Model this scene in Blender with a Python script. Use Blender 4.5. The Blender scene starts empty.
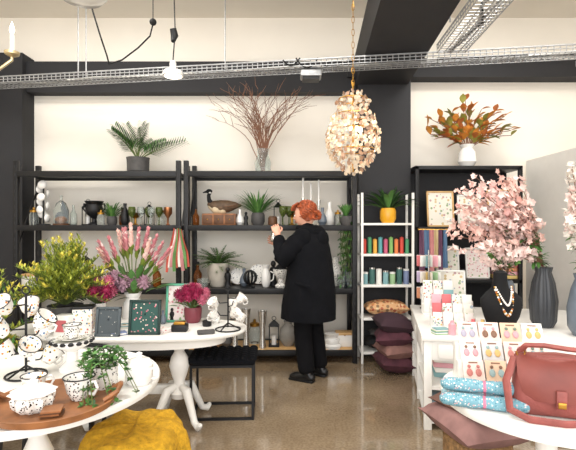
import bpy, bmesh, math, random
from mathutils import Vector, Matrix, Euler
R=random.Random(7)
V=Vector
pi=math.pi
CH=1.46; FP=448.0
# site survey helpers: bearing + true distance -> metres
def X(px,d): return (px-288)*d/FP
def Z(py,d): return CH-(py-225)*d/FP
def lin(h):
    h=h.lstrip('#'); o=[]
    for i in (0,2,4):
        c=int(h[i:i+2],16)/255
        o.append(c/12.92 if c<=.04045 else ((c+.055)/1.055)**2.4)
    return o
_m={}
def M(name,col,rough=.5,metal=0,var=.08,scale=9,bump=0,bscale=80,trans=0,emit=0,coat=0,ior=1.45,spec=.5):
    if name in _m: return _m[name]
    m=bpy.data.materials.new(name); m.use_nodes=True; nt=m.node_tree; n=nt.nodes; l=nt.links
    b=n['Principled BSDF']; c=lin(col)
    tc=n.new('ShaderNodeTexCoord'); no=n.new('ShaderNodeTexNoise'); no.inputs['Scale'].default_value=scale; no.inputs['Detail'].default_value=3
    l.new(tc.outputs['Object'],no.inputs['Vector'])
    cr=n.new('ShaderNodeValToRGB'); cr.color_ramp.elements[0].position=.3; cr.color_ramp.elements[1].position=.7
    cr.color_ramp.elements[0].color=(*[x*(1-var) for x in c],1); cr.color_ramp.elements[1].color=(*[min(1,x*(1+var)) for x in c],1)
    l.new(no.outputs['Fac'],cr.inputs['Fac']); l.new(cr.outputs['Color'],b.inputs['Base Color'])
    b.inputs['Roughness'].default_value=rough; b.inputs['Metallic'].default_value=metal
    b.inputs['Transmission Weight'].default_value=trans; b.inputs['IOR'].default_value=ior
    b.inputs['Coat Weight'].default_value=coat; b.inputs['Specular IOR Level'].default_value=spec
    if emit:
        b.inputs['Emission Color'].default_value=(*c,1); b.inputs['Emission Strength'].default_value=emit
    if bump:
        n2=n.new('ShaderNodeTexNoise'); n2.inputs['Scale'].default_value=bscale; l.new(tc.outputs['Object'],n2.inputs['Vector'])
        bp=n.new('ShaderNodeBump'); bp.inputs['Strength'].default_value=bump; bp.inputs['Distance'].default_value=.01
        l.new(n2.outputs['Fac'],bp.inputs['Height']); l.new(bp.outputs['Normal'],b.inputs['Normal'])
    _m[name]=m; return m
def PT(name,base,cols,scale=30,th=.35,rough=.6):
    """printed / floral pattern: voronoi blobs in several colours on a base"""
    if name in _m: return _m[name]
    m=bpy.data.materials.new(name); m.use_nodes=True; nt=m.node_tree; n=nt.nodes; l=nt.links
    b=n['Principled BSDF']; b.inputs['Roughness'].default_value=rough
    tc=n.new('ShaderNodeTexCoord'); vo=n.new('ShaderNodeTexVoronoi'); vo.inputs['Scale'].default_value=scale
    l.new(tc.outputs['Object'],vo.inputs['Vector'])
    sp=n.new('ShaderNodeSeparateColor'); l.new(vo.outputs['Color'],sp.inputs['Color'])
    cr=n.new('ShaderNodeValToRGB'); cr.color_ramp.interpolation='CONSTANT'
    e=cr.color_ramp.elements; e[0].position=0; e[0].color=(*lin(cols[0]),1)
    e[1].position=1/len(cols); e[1].color=(*lin(cols[1%len(cols)]),1)
    for i in range(2,len(cols)):
        q=e.new(i/len(cols)); q.color=(*lin(cols[i]),1)
    l.new(sp.outputs['Red'],cr.inputs['Fac'])
    lt=n.new('ShaderNodeMath'); lt.operation='LESS_THAN'; lt.inputs[1].default_value=th; l.new(vo.outputs['Distance'],lt.inputs[0])
    mx=n.new('ShaderNodeMix'); mx.data_type='RGBA'; mx.inputs[6].default_value=(*lin(base),1)
    l.new(lt.outputs[0],mx.inputs[0]); l.new(cr.outputs['Color'],mx.inputs[7]); l.new(mx.outputs[2],b.inputs['Base Color'])
    _m[name]=m; return m
def dirmat(d,up=V((0,0,1))):
    d=d.normalized()
    if abs(d.dot(up))>.98: up=V((1,0,0))
    x=up.cross(d).normalized(); y=d.cross(x)
    return x,y,d
class MB:
    def __init__(s): s.v=[];s.f=[];s.mi=[];s.mats=[]; s.T=Matrix.Identity(4)
    def add(s,vs,fs,mat):
        if mat not in s.mats: s.mats.append(mat)
        k=s.mats.index(mat); o=len(s.v)
        s.v+= [s.T@V(p) for p in vs]; s.f+=[tuple(i+o for i in f) for f in fs]; s.mi+=[k]*len(fs)
        return s
    def box(s,c,size,mat,rot=(0,0,0),bev=0):
        bm=bmesh.new(); bmesh.ops.create_cube(bm,size=1,matrix=Matrix.Translation(c)@Euler(rot).to_matrix().to_4x4()@Matrix.Diagonal((*size,1)))
        if bev: bmesh.ops.bevel(bm,geom=bm.edges[:],offset=bev,segments=2,affect='EDGES',profile=.5)
        bm.verts.index_update()
        s.add([v.co.copy() for v in bm.verts],[[v.index for v in f.verts] for f in bm.faces],mat); bm.free(); return s
    def lathe(s,prof,mat,c=(0,0,0),n=20,rot=None,wall=0,rib=0,ribn=0):
        if wall:
            inn=[(max(r-wall,.001),z+(wall if i==0 else 0)) for i,(r,z) in enumerate(prof)]
            prof=[(0.0005,prof[0][1])]+list(prof)+inn[::-1]+[(0.0005,inn[0][1])]
        Mx=Matrix.Translation(c)@(Euler(rot).to_matrix().to_4x4() if rot else Matrix.Identity(4))
        vs=[];fs=[]
        for r,z in prof:
            for i in range(n):
                a=2*pi*i/n; rr=r*(1+rib*math.cos(ribn*a)) if rib else r
                vs.append(Mx@V((rr*math.cos(a),rr*math.sin(a),z)))
        for j in range(len(prof)-1):
            for i in range(n): fs.append((j*n+i,j*n+(i+1)%n,(j+1)*n+(i+1)%n,(j+1)*n+i))
        if not wall:
            fs.append(tuple(range(n))[::-1]); fs.append(tuple((len(prof)-1)*n+i for i in range(n)))
        return s.add(vs,fs,mat)
    def cyl(s,a,b,r,mat,n=10,r2=None): return s.tube([a,b],[r,r if r2 is None else r2],mat,n)
    def tube(s,pts,r,mat,n=6,round=False,sx=1,cap=True):
        pts=[V(p) for p in pts]
        rs=list(r) if isinstance(r,(list,tuple)) else [r]*len(pts)
        if round:
            d0=(pts[0]-pts[1]).normalized(); d1=(pts[-1]-pts[-2]).normalized()
            pts=[pts[0]+d0*rs[0]*.8,pts[0]+d0*rs[0]*.4]+pts+[pts[-1]+d1*rs[-1]*.4,pts[-1]+d1*rs[-1]*.8]
            rs=[rs[0]*.35,rs[0]*.85]+rs+[rs[-1]*.85,rs[-1]*.35]
        vs=[];fs=[]; px=None
        for i,p in enumerate(pts):
            d=(pts[min(i+1,len(pts)-1)]-pts[max(i-1,0)])
            if d.length<1e-9: d=V((0,0,1))
            d.normalize()
            if px is None: x,y,_=dirmat(d)
            else:
                x=px-d*px.dot(d)
                if x.length<1e-6: x,y,_=dirmat(d)
                x.normalize(); y=d.cross(x)
            px=x
            for k in range(n):
                a=2*pi*k/n; vs.append(p+x*math.cos(a)*rs[i]*sx+y*math.sin(a)*rs[i])
        for j in range(len(pts)-1):
            for i in range(n): fs.append((j*n+i,j*n+(i+1)%n,(j+1)*n+(i+1)%n,(j+1)*n+i))
        if cap: fs.append(tuple(range(n))[::-1]); fs.append(tuple((len(pts)-1)*n+i for i in range(n)))
        return s.add(vs,fs,mat)
    def ell(s,c,r,mat,n=12,m=8,fn=None,rot=None):
        if not isinstance(r,(tuple,list)): r=(r,r,r)
        vs=[];fs=[]; Rm=Euler(rot).to_matrix() if rot else Matrix.Identity(3)
        for j in range(m+1):
            t=pi*(j+.02*(j==0)-.02*(j==m))/m
            for i in range(n):
                a=2*pi*i/n; d=V((math.sin(t)*math.cos(a),math.sin(t)*math.sin(a),math.cos(t)))
                p=V((d.x*r[0],d.y*r[1],d.z*r[2]))
                if fn: p=fn(p,d)
                vs.append(Rm@p+V(c))
        for j in range(m):
            for i in range(n): fs.append((j*n+i,(j+1)*n+i,(j+1)*n+(i+1)%n,j*n+(i+1)%n))
        fs.append(tuple(range(n))); fs.append(tuple(m*n+i for i in range(n))[::-1])
        return s.add(vs,fs,mat)
    def loft(s,rings,mat,cap=True):
        n=len(rings[0]); vs=[p for r in rings for p in r]; fs=[]
        for j in range(len(rings)-1):
            for i in range(n): fs.append((j*n+i,j*n+(i+1)%n,(j+1)*n+(i+1)%n,(j+1)*n+i))
        if cap: fs.append(tuple(range(n))[::-1]); fs.append(tuple((len(rings)-1)*n+i for i in range(n)))
        return s.add(vs,fs,mat)
    def leaf(s,b,d,L,W,mat,bend=.2,seg=4,fold=.25,up=V((0,0,1)),shape=1.0):
        b=V(b); d=V(d).normalized(); x,y,_=dirmat(d,up); vs=[];fs=[]
        for i in range(seg+1):
            t=i/seg; p=b+d*(L*t)+V((0,0,-1))*bend*L*t*t
            w=W*.5*(math.sin(pi*min(1,(t**shape)*.93+.05)))
            vs+=[p-x*w+y*w*fold,p,p+x*w+y*w*fold]
        for i in range(seg):
            k=i*3; fs+=[(k,k+1,k+4,k+3),(k+1,k+2,k+5,k+4)]
        return s.add(vs,fs,mat)
    def pom(s,c,r,mat,n=40,pw=.5,core=None,flat=1,hemi=-1.0,r0=.45):
        """many-petalled flower head"""
        c=V(c); s.ell(c,(r*.55,r*.55,r*.55*flat),core or mat,8,5)
        for i in range(n):
            z=1-2*(i+.5)/n
            if z<hemi: continue
            a=i*2.39996; q=math.sqrt(max(0,1-z*z)); d=V((q*math.cos(a),q*math.sin(a),z*flat))
            s.leaf(c+d*r*r0,d+V((0,0,.15)),r*(1-r0)*1.15,r*pw,mat,.0,3,.5)
    def blossom(s,c,r,mat,k=5,nrm=None,core=None):
        c=V(c); nrm=nrm or V((R.uniform(-1,1),R.uniform(-1,.3),R.uniform(-.3,1))).normalized()
        x,y,d=dirmat(nrm); a0=R.random()*6
        for i in range(k):
            a=a0+2*pi*i/k; s.leaf(c,x*math.cos(a)+y*math.sin(a)+d*.4,r,r*.8,mat,0,2,.3,up=d)
        if core: s.ell(c+d*r*.1,r*.18,core,6,4)
    def pillow(s,c,size,mat,rot=(0,0,0),n=12):
        Mx=Matrix.Translation(c)@Euler(rot).to_matrix().to_4x4(); vs=[];fs=[]
        for sg in (1,-1):
            o=len(vs)
            for i in range(n+1):
                for j in range(n+1):
                    u=-1+2*i/n; v=-1+2*j/n
                    h=((1-abs(u)**2.2)*(1-abs(v)**2.2))**.45
                    pu=u*(1-.07*(1-v*v)); pv=v*(1-.07*(1-u*u))
                    vs.append(Mx@V((pu*size[0]/2,pv*size[1]/2,sg*h*size[2]/2+R.uniform(-.003,.003)*h)))
            for i in range(n):
                for j in range(n):
                    k=o+i*(n+1)+j; q=(k,k+n+1,k+n+2,k+1); fs.append(q if sg>0 else q[::-1])
        return s.add(vs,fs,mat)
    def done(s,name,loc=(0,0,0),rz=0,sc=1,parent=None,ang=38):
        me=bpy.data.meshes.new(name); me.from_pydata([tuple(v) for v in s.v],[],s.f)
        for m in s.mats: me.materials.append(m)
        me.polygons.foreach_set('material_index',s.mi); me.polygons.foreach_set('use_smooth',[True]*len(s.f))
        me.update()
        try: me.set_sharp_from_angle(angle=math.radians(ang))
        except Exception: pass
        o=bpy.data.objects.new(name,me); bpy.context.scene.collection.objects.link(o)
        o.location=loc; o.rotation_euler=(0,0,rz); o.scale=(sc,)*3
        if parent: o.parent=parent
        return o
def empty(name,loc=(0,0,0),rz=0):
    o=bpy.data.objects.new(name,None); bpy.context.scene.collection.objects.link(o); o.location=loc; o.rotation_euler=(0,0,rz); o.empty_display_size=.1; return o

# ---------------- palette
WALL=M('wall_white','#f2ece1',.85,var=.02,scale=2,bump=.05,bscale=120)
CEILM=M('ceiling_paint','#e9e2d6',.9,var=.03,scale=1.5)
DARK=M('charcoal_paint','#252528',.7,var=.08,scale=4)
BLK=M('black_steel','#151517',.45,metal=.2,var=.15)
BLKM=M('black_matte','#121214',.8)
WHT=M('white_paint','#e9e7e2',.4,var=.03,scale=6,bump=.03)
CER=M('white_ceramic','#eeece8',.2,var=.02,coat=.5)
GALV=M('galvanised_steel','#a9aaab',.4,metal=.6,var=.15,scale=30)
SIL=M('silver_metal','#c9c6c0',.25,metal=.9)
BRASS=M('brass','#b98b3e',.3,metal=.9)
BRP=M('pale_brass','#cdbb94',.3,metal=.7)
GLASS=M('clear_glass','#eef4f2',.03,trans=.92,ior=1.3)
GLG=M('green_glass','#7b8a4a',.08,trans=.7,ior=1.3)
GLA=M('amber_glass','#9a5a24',.08,trans=.6,ior=1.3)
WOOD=M('warm_wood','#8a5a36',.5,var=.3,scale=14)
WOODL=M('light_wood','#d6ac74',.5,var=.15,scale=8)
WOODD=M('dark_wood','#5b3a22',.5,var=.3,scale=14)
TWIG=M('twig_brown','#86604c',.8,var=.2)
GRN=M('leaf_green','#4e7a3a',.55,var=.3,scale=20)
GRL=M('leaf_fresh_green','#668f48',.55,var=.3,scale=20)
GRD=M('leaf_dark_green','#33512a',.55,var=.3,scale=20)
GRY=M('leaf_yellow_green','#a3ab42',.55,var=.3,scale=20)
WAT=M('wattle_yellow','#cdc050',.6,var=.2,scale=20)
GRYD=M('leaf_olive','#6c7c2c',.6,var=.3,scale=20)
PINK=M('petal_pink','#c87088',.6,var=.25,scale=30)
PROT=M('petal_dusty_pink','#c78288',.6,var=.2,scale=30)
PINKL=M('petal_pale_pink','#f0d6cf',.6,var=.1,scale=30)
BLUSH=M('petal_blush','#e8c2b7',.6,var=.12,scale=30)
MAG=M('petal_magenta','#a02c54',.6,var=.3,scale=30)
MAUVE=M('petal_mauve','#ac8a98',.6,var=.2,scale=30)
WPET=M('petal_white','#f5efe6',.6,var=.05,scale=30)
ORG=M('autumn_orange','#d08a38',.6,var=.3,scale=18)
OLV=M('autumn_olive','#8a863a',.6,var=.3,scale=18)
STEM=M('stem_green','#5d6b38',.7)
POTG=M('pot_dark_grey','#4a4847',.7,var=.2,scale=20,bump=.2)
SOIL=M('soil','#2c211a',.95)
YEL=M('mustard_pot','#e0a21c',.35,coat=.3)
PAPER=M('paper_white','#ebe8e2',.7,var=.03)
BLUEG=M('blue_grey_ceramic','#66707c',.35,var=.2,coat=.3)
CHAR=M('dark_ribbed_ceramic','#3b3d41',.4,var=.15)
COLS=['#c9686c','#dec07a','#7fa8ac','#93b488','#dfa3ad','#7582a4','#efece5','#d08a66','#3f6660','#b9a8c4']
CM=[M('print_col_%d'%i,c,.6) for i,c in enumerate(COLS)]

# ---------------- room shell
def floor():
    m=bpy.data.materials.new('polished_concrete'); m.use_nodes=True; nt=m.node_tree;n=nt.nodes;l=nt.links
    b=n['Principled BSDF']; tc=n.new('ShaderNodeTexCoord')
    a=n.new('ShaderNodeTexNoise'); a.inputs['Scale'].default_value=1.1; a.inputs['Detail'].default_value=7; a.inputs['Roughness'].default_value=.62
    s2=n.new('ShaderNodeTexNoise'); s2.inputs['Scale'].default_value=60; s2.inputs['Detail'].default_value=3
    for q in (a,s2): l.new(tc.outputs['Object'],q.inputs['Vector'])
    r1=n.new('ShaderNodeValToRGB'); e=r1.color_ramp.elements; e[0].position=.3; e[0].color=(*lin('#7c6953'),1); e[1].position=.72; e[1].color=(*lin('#aa977d'),1)
    r2=n.new('ShaderNodeValToRGB'); e=r2.color_ramp.elements; e[0].position=.36; e[0].color=(.68,.65,.61,1); e[1].position=.6; e[1].color=(1.0,1.0,1.0,1)
    mx=n.new('ShaderNodeMix'); mx.data_type='RGBA'; mx.blend_type='MULTIPLY'; mx.inputs[0].default_value=.8
    l.new(a.outputs['Fac'],r1.inputs['Fac']); l.new(s2.outputs['Fac'],r2.inputs['Fac']); l.new(r1.outputs['Color'],mx.inputs[6]); l.new(r2.outputs['Color'],mx.inputs[7]); l.new(mx.outputs[2],b.inputs['Base Color'])
    mr=n.new('ShaderNodeMapRange'); mr.inputs[3].default_value=.06; mr.inputs[4].default_value=.22; l.new(a.outputs['Fac'],mr.inputs[0]); l.new(mr.outputs[0],b.inputs['Roughness'])
    b.inputs['IOR'].default_value=1.55; b.inputs['Coat Weight'].default_value=.8; b.inputs['Coat Roughness'].default_value=.06
    MB().box((0,2,-.05),(8.2,7.4,.1),m).done('floor')
floor()
WY=5.28
MB().box((0,WY+.06,1.95),(8.2,.12,3.9),WALL).done('wall_back')
MB().box((-4.06,2,1.95),(.12,7.4,3.9),WALL).done('wall_left')
MB().box((4.06,2,1.95),(.12,7.4,3.9),WALL).done('wall_right')
MB().box((0,2,3.95),(8.2,7.4,.1),CEILM).done('ceiling')
MB().box((-1.4,WY-.08,3.155),(5.2,.16,.35),DARK).done('trim_header_left')
MB().box((2.35,WY-.1,3.24),(3.35,.2,.2),DARK).done('trim_header_right')
MB().box((0,WY-.01,.06),(7.9,.02,.12),DARK).done('baseboard_back')
MB().box((-3.49,WY-.12,1.7),(1.0,.24,3.4),DARK).done('pillar')
MB().box((1.08,WY-.14,1.6),(.58,.28,3.2),DARK).done('pillar')
# ceiling beam
b=MB(); x0,x1,x2,x3=.55,1.08,.78,1.36
b.add([(x0-.1,0,3.03),(x1-.1,0,3.03),(x3,WY,3.03),(x2,WY,3.03),(x0-.1,0,3.42),(x1-.1,0,3.42),(x3,WY,3.42),(x2,WY,3.42)],
  [(0,3,2,1),(4,5,6,7),(0,1,5,4),(1,2,6,5),(2,3,7,6),(3,0,4,7)],DARK)
b.done('ceiling_beam')
# partition
MB().box((2.78,4.2,1.1),(.06,1.95,2.2),WHT).done('display_partition')
# cable trays
def tray(name,a,bb,w,h):
    a=V(a);bb=V(bb); d=(bb-a); L=d.length; d.normalize(); sx=V((-d.y,d.x,0)); mb=MB()
    for o,z in ((-.5,0),(-.25,0),(0,0),(.25,0),(.5,0),(.5,h),(-.5,h),(.5,h*.5),(-.5,h*.5)):
        p=a+sx*w*o+V((0,0,z)); mb.tube([p,p+d*L],.005 if z!=h else .008,GALV,5)
    k=int(L/.05)
    for i in range(k+1):
        p=a+d*(L*i/k)
        mb.tube([p-sx*w*.5+V((0,0,h)),p-sx*w*.5,p+sx*w*.5,p+sx*w*.5+V((0,0,h))],.0045,GALV,4)
    # cables lying in tray
    for q in range(4):
        pts=[a+d*(L*i/12)+sx*R.uniform(-.3,.3)*w+V((0,0,.018)) for i in range(13)]
        mb.tube(pts,.011,[PAPER,GALV,BLKM,GALV][q],5)
    return mb
t=tray('t',(-3.9,4.92,2.95),(3.9,3.72,2.95),.2,.06)
TYF=lambda x: 4.32-x*.154
for px in (66,75,225,560):
    x=X(px,4.4); y=TYF(x); t.tube([(x,y,3.0),(x,y,3.9)],.007,GALV,6)
t.done('cable_tray')
t=tray('t',(1.28,.6,2.96),(1.42,3.9,2.96),.24,.07)
for y in (1.2,3.4):
    for sx in (-.12,.12): t.tube([(1.35+sx,y,3.0),(1.35+sx,y,3.9)],.006,GALV,6)
t.done('cable_tray')
# tray mounted fixture boxes
for px in (311,568):
    m=MB(); m.box((0,0,0),(.2,.16,.06),GALV,bev=.01); m.box((0,0,-.04),(.16,.12,.03),BLK); m.cyl((-.06,0,.03),(-.06,0,.05),.012,BLK); m.cyl((.06,0,.03),(.06,0,.05),.012,BLK)
    x=X(px,4.25); m.done('emergency_light',(x,TYF(x),2.895))
# round downlight
LMP=M('lamp_glow','#fff4e0',.5,emit=5)
m=MB(); m.lathe([(.02,.12),(.03,.1),(.03,.03),(.085,.025),(.095,0),(.095,-.02),(.08,-.022)],CER,n=24); m.lathe([(.078,-.024),(.002,-.026)],LMP,n=24)
m.tube([(0,0,.12),(.02,0,.4),(0,0,1.0)],.006,BLK); m.tube([(0,0,.42),(.01,.02,.36),(.0,0,.3)],[.03,.035,.02],BLK,10)
m.done('pendant_light',(X(173,4.15),4.15,2.86))
m=MB(); m.lathe([(.16,.06),(.16,.0),(.13,-.03),(.02,-.05)],CER,n=24); m.tube([(0,0,.06),(0,0,.55)],.008,BLK); m.done('ceiling_lamp',(X(82,3.0),3.0,Z(-5,3.0)))
# hanging cables
def cat(a,b,sag,n=12): 
    a=V(a);b=V(b); return [a.lerp(b,i/n)+V((0,0,-sag*4*(i/n)*(1-i/n))) for i in range(n+1)]
def pp(px,py,d): return (X(px,d),d,Z(py,d))
m=MB()
m.tube([pp(88,-10,3.9),pp(93,12,3.9),pp(101,38,3.95),pp(107,56,4.1),pp(109,64,4.25)],.007,BLKM)
m.tube([pp(109,64,4.2)]+[V(p) for p in (pp(122,60,4.1),pp(138,48,4.0),pp(150,36,3.9),pp(153,24,3.85))],.007,BLKM)
m.ell(pp(153,22,3.85),.03,BLKM); m.tube([pp(153,22,3.85),(X(153,3.85),3.85,3.9)],.004,BLKM)
m.done('hanging_cable')
m=MB(); m.tube(cat(pp(283,60,4.2),pp(300,58,4.2),.06),.007,BLKM); m.tube(cat(pp(296,58,4.2),pp(318,58,4.2),.09),.007,BLKM); m.done('hanging_cable')
# candle chandelier top left
m=MB()
m.tube([(-.32,0,.25),(-.3,0,-.05),(-.15,0,-.14),(0,0,-.03),(.0,0,.02)],.012,BRP,8,round=True)
m.tube([(-.32,0,.2),(-.32,0,1.35)],.012,BRP,8)
m.ell((-.32,0,.0),(.05,.05,.12),BRP)
for sx in (1,-1):
    o=V((0 if sx==1 else -.64,0,0))
    if sx==-1: m.tube([(-.34,0,-.05),(-.49,0,-.14),(-.64,0,-.03),(-.64,0,.02)],.012,BRP,8)
    m.lathe([(.01,-.01),(.05,.01),(.055,.03),(.02,.035)],BRP,c=o,n=16)
    m.lathe([(.016,.03),(.016,.16),(.012,.165)],CER,c=o,n=12)
    m.lathe([(.008,.165),(.018,.19),(.017,.21),(.008,.24),(.001,.26)],LMP,c=o,n=12)
m.done('candle_chandelier',(X(12,3.4),3.4,Z(56,3.4)))
# ---------------- shell chandelier
SHELL=M('capiz_shell','#e6d5bd',.15,var=.2,scale=10,coat=.8,trans=.35,ior=1.2)
SHELL2=M('capiz_shell_pink','#b8957c',.2,var=.3,scale=10,coat=.6,trans=.25,ior=1.2)
m=MB(); 
def hr(t): # t 0 top..1 bottom
    pts=[(0,.08),(.1,.14),(.2,.12),(.3,.18),(.45,.215),(.62,.23),(.75,.215),(.88,.15),(1,.07)]
    for i in range(len(pts)-1):
        if t<=pts[i+1][0]: 
            u=(t-pts[i][0])/(pts[i+1][0]-pts[i][0]); return pts[i][1]*(1-u)+pts[i+1][1]*u
    return .05
H=.68
for k in range(21):
    t=k/20; r=hr(t); z=H*(1-t); n=max(8,int(r*2*pi/.043))
    if k in (2,6,10,15): m.tube([(r*.9*math.cos(a*pi/12),r*.9*math.sin(a*pi/12),z+.02) for a in range(25)],.005,BRASS,5)
    for i in range(n):
        a=2*pi*(i+.5*(k%2))/n+R.uniform(-.1,.1); rr_=r*R.uniform(.92,1.06); p=V((rr_*math.cos(a),rr_*math.sin(a),z+R.uniform(-.012,.012)))
        nr=V((math.cos(a+R.uniform(-1,1)),math.sin(a+R.uniform(-1,1)),R.uniform(-.3,.6))).normalized(); x,y,d=dirmat(nr); q=R.uniform(.016,.023)
        vs=[p+d*.005]+[p+x*q*math.cos(c*pi/4)+y*q*math.sin(c*pi/4) for c in range(8)]
        m.add(vs,[(0,c+1,(c+1)%8+1) for c in range(8)],SHELL if R.random()<.65 else SHELL2)
m.tube([(0,0,0),(0,0,.78)],.008,BRASS)
for k in range(14):
    z=.72+k*.055; m.tube([(.012*math.cos(a*pi/4)*(1 if k%2 else .2),.012*math.cos(a*pi/4)*(.2 if k%2 else 1),z+.033*math.sin(a*pi/4)) for a in range(9)],.003,BRASS,5)
m.tube([(0,0,1.4),(0,0,1.97)],.004,BRASS)
m.lathe([(.05,.0),(.05,-.02),(.01,-.05)],BRASS,c=(0,0,1.98))
cz=Z(172,3.9)
m.done('shell_chandelier',(X(353,3.9),3.9,cz))
# ---------------- big shelving
SD=4.74
def rack(x0,x1,extra):
    m=MB(); w=x1-x0; dp=.42
    for x in (x0+.025,x1-.025):
        for y in (0,dp):
            m.box((x,y,1.07),(.05,.05,2.14),BLK,bev=.004)
            for k in range(24): m.box((x,y-.027,.12+k*.085),(.012,.004,.03),DARK)
        m.tube([(x,0,.2),(x,dp,.9)],.012,BLK); m.tube([(x,dp,.2),(x,0,.9)],.012,BLK); m.tube([(x,0,1.2),(x,dp,1.9)],.012,BLK)
    for z,mat in ((2.01,BLK),(1.44,BLK),(.77,BLK),(.12,WOODL)):
        m.box(((x0+x1)/2,dp/2,z-.0),(w-.06,dp-.02,.03),mat)
        m.box(((x0+x1)/2,-.01,z-.01),(w-.08,.03,.06),BLK,bev=.004); m.box(((x0+x1)/2,dp,z-.01),(w-.08,.03,.06),BLK)
    return m.done('shelving_unit',(0,SD,0))
rack(X(14,SD),X(181,SD),0); rack(X(183,SD)+.01,X(357,SD),0)
ZA,ZB,ZC,ZD=2.025,1.455,.785,.135
IY=SD+.19
def SX(px): return X(px,IY)
# palm
def palm_pot():
    m=MB(); m.lathe([(.09,0),(.115,.02),(.12,.15),(.125,.17)],POTG,n=24,wall=.012); m.lathe([(.11,.14),(.001,.15)],SOIL)
    for i in range(13):
        a=i*2.4; el=.62+.85*((i*5)%13)/13; L=R.uniform(.4,.5); d=V((math.cos(a)*math.cos(el)*1.1,math.sin(a)*math.cos(el)*.5,math.sin(el)))
        P=lambda t: V((0,0,.14))+d*L*t+V((d.x*.09*t*t,0,-.08*t*t))
        m.tube([P(t) for t in [0,.2,.4,.6,.8,1]],[.006,.005,.004,.003,.002,.001],STEM,4)
        for k in range(15):
            t=.28+.72*k/14; p=P(t); x,y,_=dirmat(d,V((0,1,.2)))
            for sg in (-1,1): m.leaf(p,x*sg*.9+d,.13*(1.15-t*.6),.022,GRD if k%2 else GRN,.2,3)
    return m
palm_pot().done('potted_palm',(SX(139),IY-.03,ZA))
# branches in glass vase
m=MB(); m.lathe([(.06,0),(.085,.02),(.09,.12),(.06,.2),(.07,.27)],GLASS,n=20,wall=.006)
for i in range(40):
    sx_=-1+2*i/39; sp=sx_*1.0; ln=R.uniform(.56,.8)+.12*abs(sx_)
    p=V((R.uniform(-.02,.02),0,.03)); d=V((sp*.14,R.uniform(-.05,.05),1)).normalized(); pts=[p.copy()]
    tgt=V((sp*1.6,R.uniform(-.25,.15),.95-.55*abs(sp))).normalized()
    for k in range(9):
        f=k/8; d=(d*(1-.44*f)+tgt*.44*f+V((R.uniform(-.2,.2),R.uniform(-.06,.06),R.uniform(-.14,.14)))).normalized(); p=p+d*(ln/8.6 if k>1 else .13); pts.append(p.copy())
        if k>2 and R.random()<.75:
            q=p.copy(); dd=(d+V((R.uniform(-.9,.9),R.uniform(-.2,.2),R.uniform(-.3,.5)))).normalized(); pq=[q.copy()]
            for j in range(3): q=q+dd*.055; dd=(dd+V((R.uniform(-.5,.5),0,R.uniform(-.3,.4)))).normalized(); pq.append(q.copy())
            m.tube(pq,[.003,.0025,.002,.001],TWIG,4)
    m.tube(pts,[.005,.005,.005,.0045,.004,.0035,.003,.002,.0015,.001],TWIG,5)
m.done('branch_arrangement',(SX(263),IY,ZA))
# generic small wares
def ware(name,px,z,prof,mat,wall=.006,n=18,dy=0,fn=None,rz=0):
    m=MB(); m.lathe(prof,mat,n=n,wall=wall)
    if fn: fn(m)
    return m.done(name,(SX(px),IY+dy,z),rz)
def wineglass(m,c,s=1,mat=None):
    g=mat or GLASS; m.lathe([(.035*s,0),(.034*s,.004*s),(.006*s,.012*s),(.005*s,.08*s),(.02*s,.095*s),(.036*s,.13*s),(.038*s,.16*s),(.032*s,.19*s),(.029*s,.19*s),(.034*s,.16*s),(.032*s,.13*s),(.002,.1*s)],g,c=c,n=14)
# back row of small wares filling the shelves
BWP=PT('plate_pattern','#efece6',['#3a4a5a','#efece6','#3a4a5a'],60,.3,.25)
def smallm(kind,px):
    m=MB()
    if kind=='lidded_jar': m.lathe([(.035,0),(.04,.01),(.04,.1),(.03,.12)],GLASS,n=16); m.lathe([(.034,.12),(.036,.14),(.01,.15),(.01,.165),(.002,.17)],BRASS,n=16)
    elif kind=='amber_bottle': m.lathe([(.03,0),(.035,.01),(.035,.1),(.012,.14),(.012,.18)],GLA,n=16); m.lathe([(.014,.18),(.014,.2),(.002,.205)],BLK,n=12)
    elif kind=='pedestal_bowl': m.lathe([(.045,0),(.012,.02),(.012,.07),(.05,.09),(.07,.13)],BRASS,n=18,wall=.004)
    elif kind=='table_lantern':
        for x in (-.045,.045):
            for y in (-.045,.045): m.box((x,y,.1),(.008,.008,.2),BLK)
        m.box((0,0,.008),(.105,.105,.016),BLK,bev=.003); m.lathe([(.075,.2),(.06,.215),(.02,.25),(.01,.26)],BLK,n=4,rot=(0,0,pi/4)); m.lathe([(.025,.016),(.025,.1),(.003,.105)],CER,n=14)
        m.tube([(.02*math.cos(a*pi/6),0,.275+.02*math.sin(a*pi/6)) for a in range(13)],.003,BLK,5)
    elif kind=='bud_vase': m.lathe([(.02,0),(.04,.03),(.035,.07),(.012,.11),(.015,.15)],[CER,BLUEG,POTG][int(px)%3],n=16,wall=.003)
    elif kind=='storage_box': m.box((0,0,.05),(.14,.1,.1),[WOOD,POTG,PAPER][int(px)%3],bev=.006); m.box((0,0,.108),(.146,.106,.022),[WOODD,BLK,WOODL][int(px)%3],bev=.005); m.ell((0,-.056,.1),.007,BRASS)
    elif kind=='figurine': m.lathe([(.035,0),(.03,.02),(.02,.06),(.032,.1),(.024,.13),(.01,.14)],BLK,n=14); m.ell((0,0,.16),(.02,.02,.024),BLK)
    elif kind=='plate_stand': m.lathe([(.005,0),(.06,.004),(.09,.012),(.092,.016),(.06,.01),(.003,.008)],BWP,c=(0,0,.1),n=28,rot=(pi/2-.15,0,0)); m.box((0,.03,.012),(.1,.07,.02),WOODD,bev=.004)
    return m
def small(kind,px,z,dy=.11,s=1): smallm(kind,px).done(kind,(SX(px),IY+dy,z),0,s)
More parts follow.
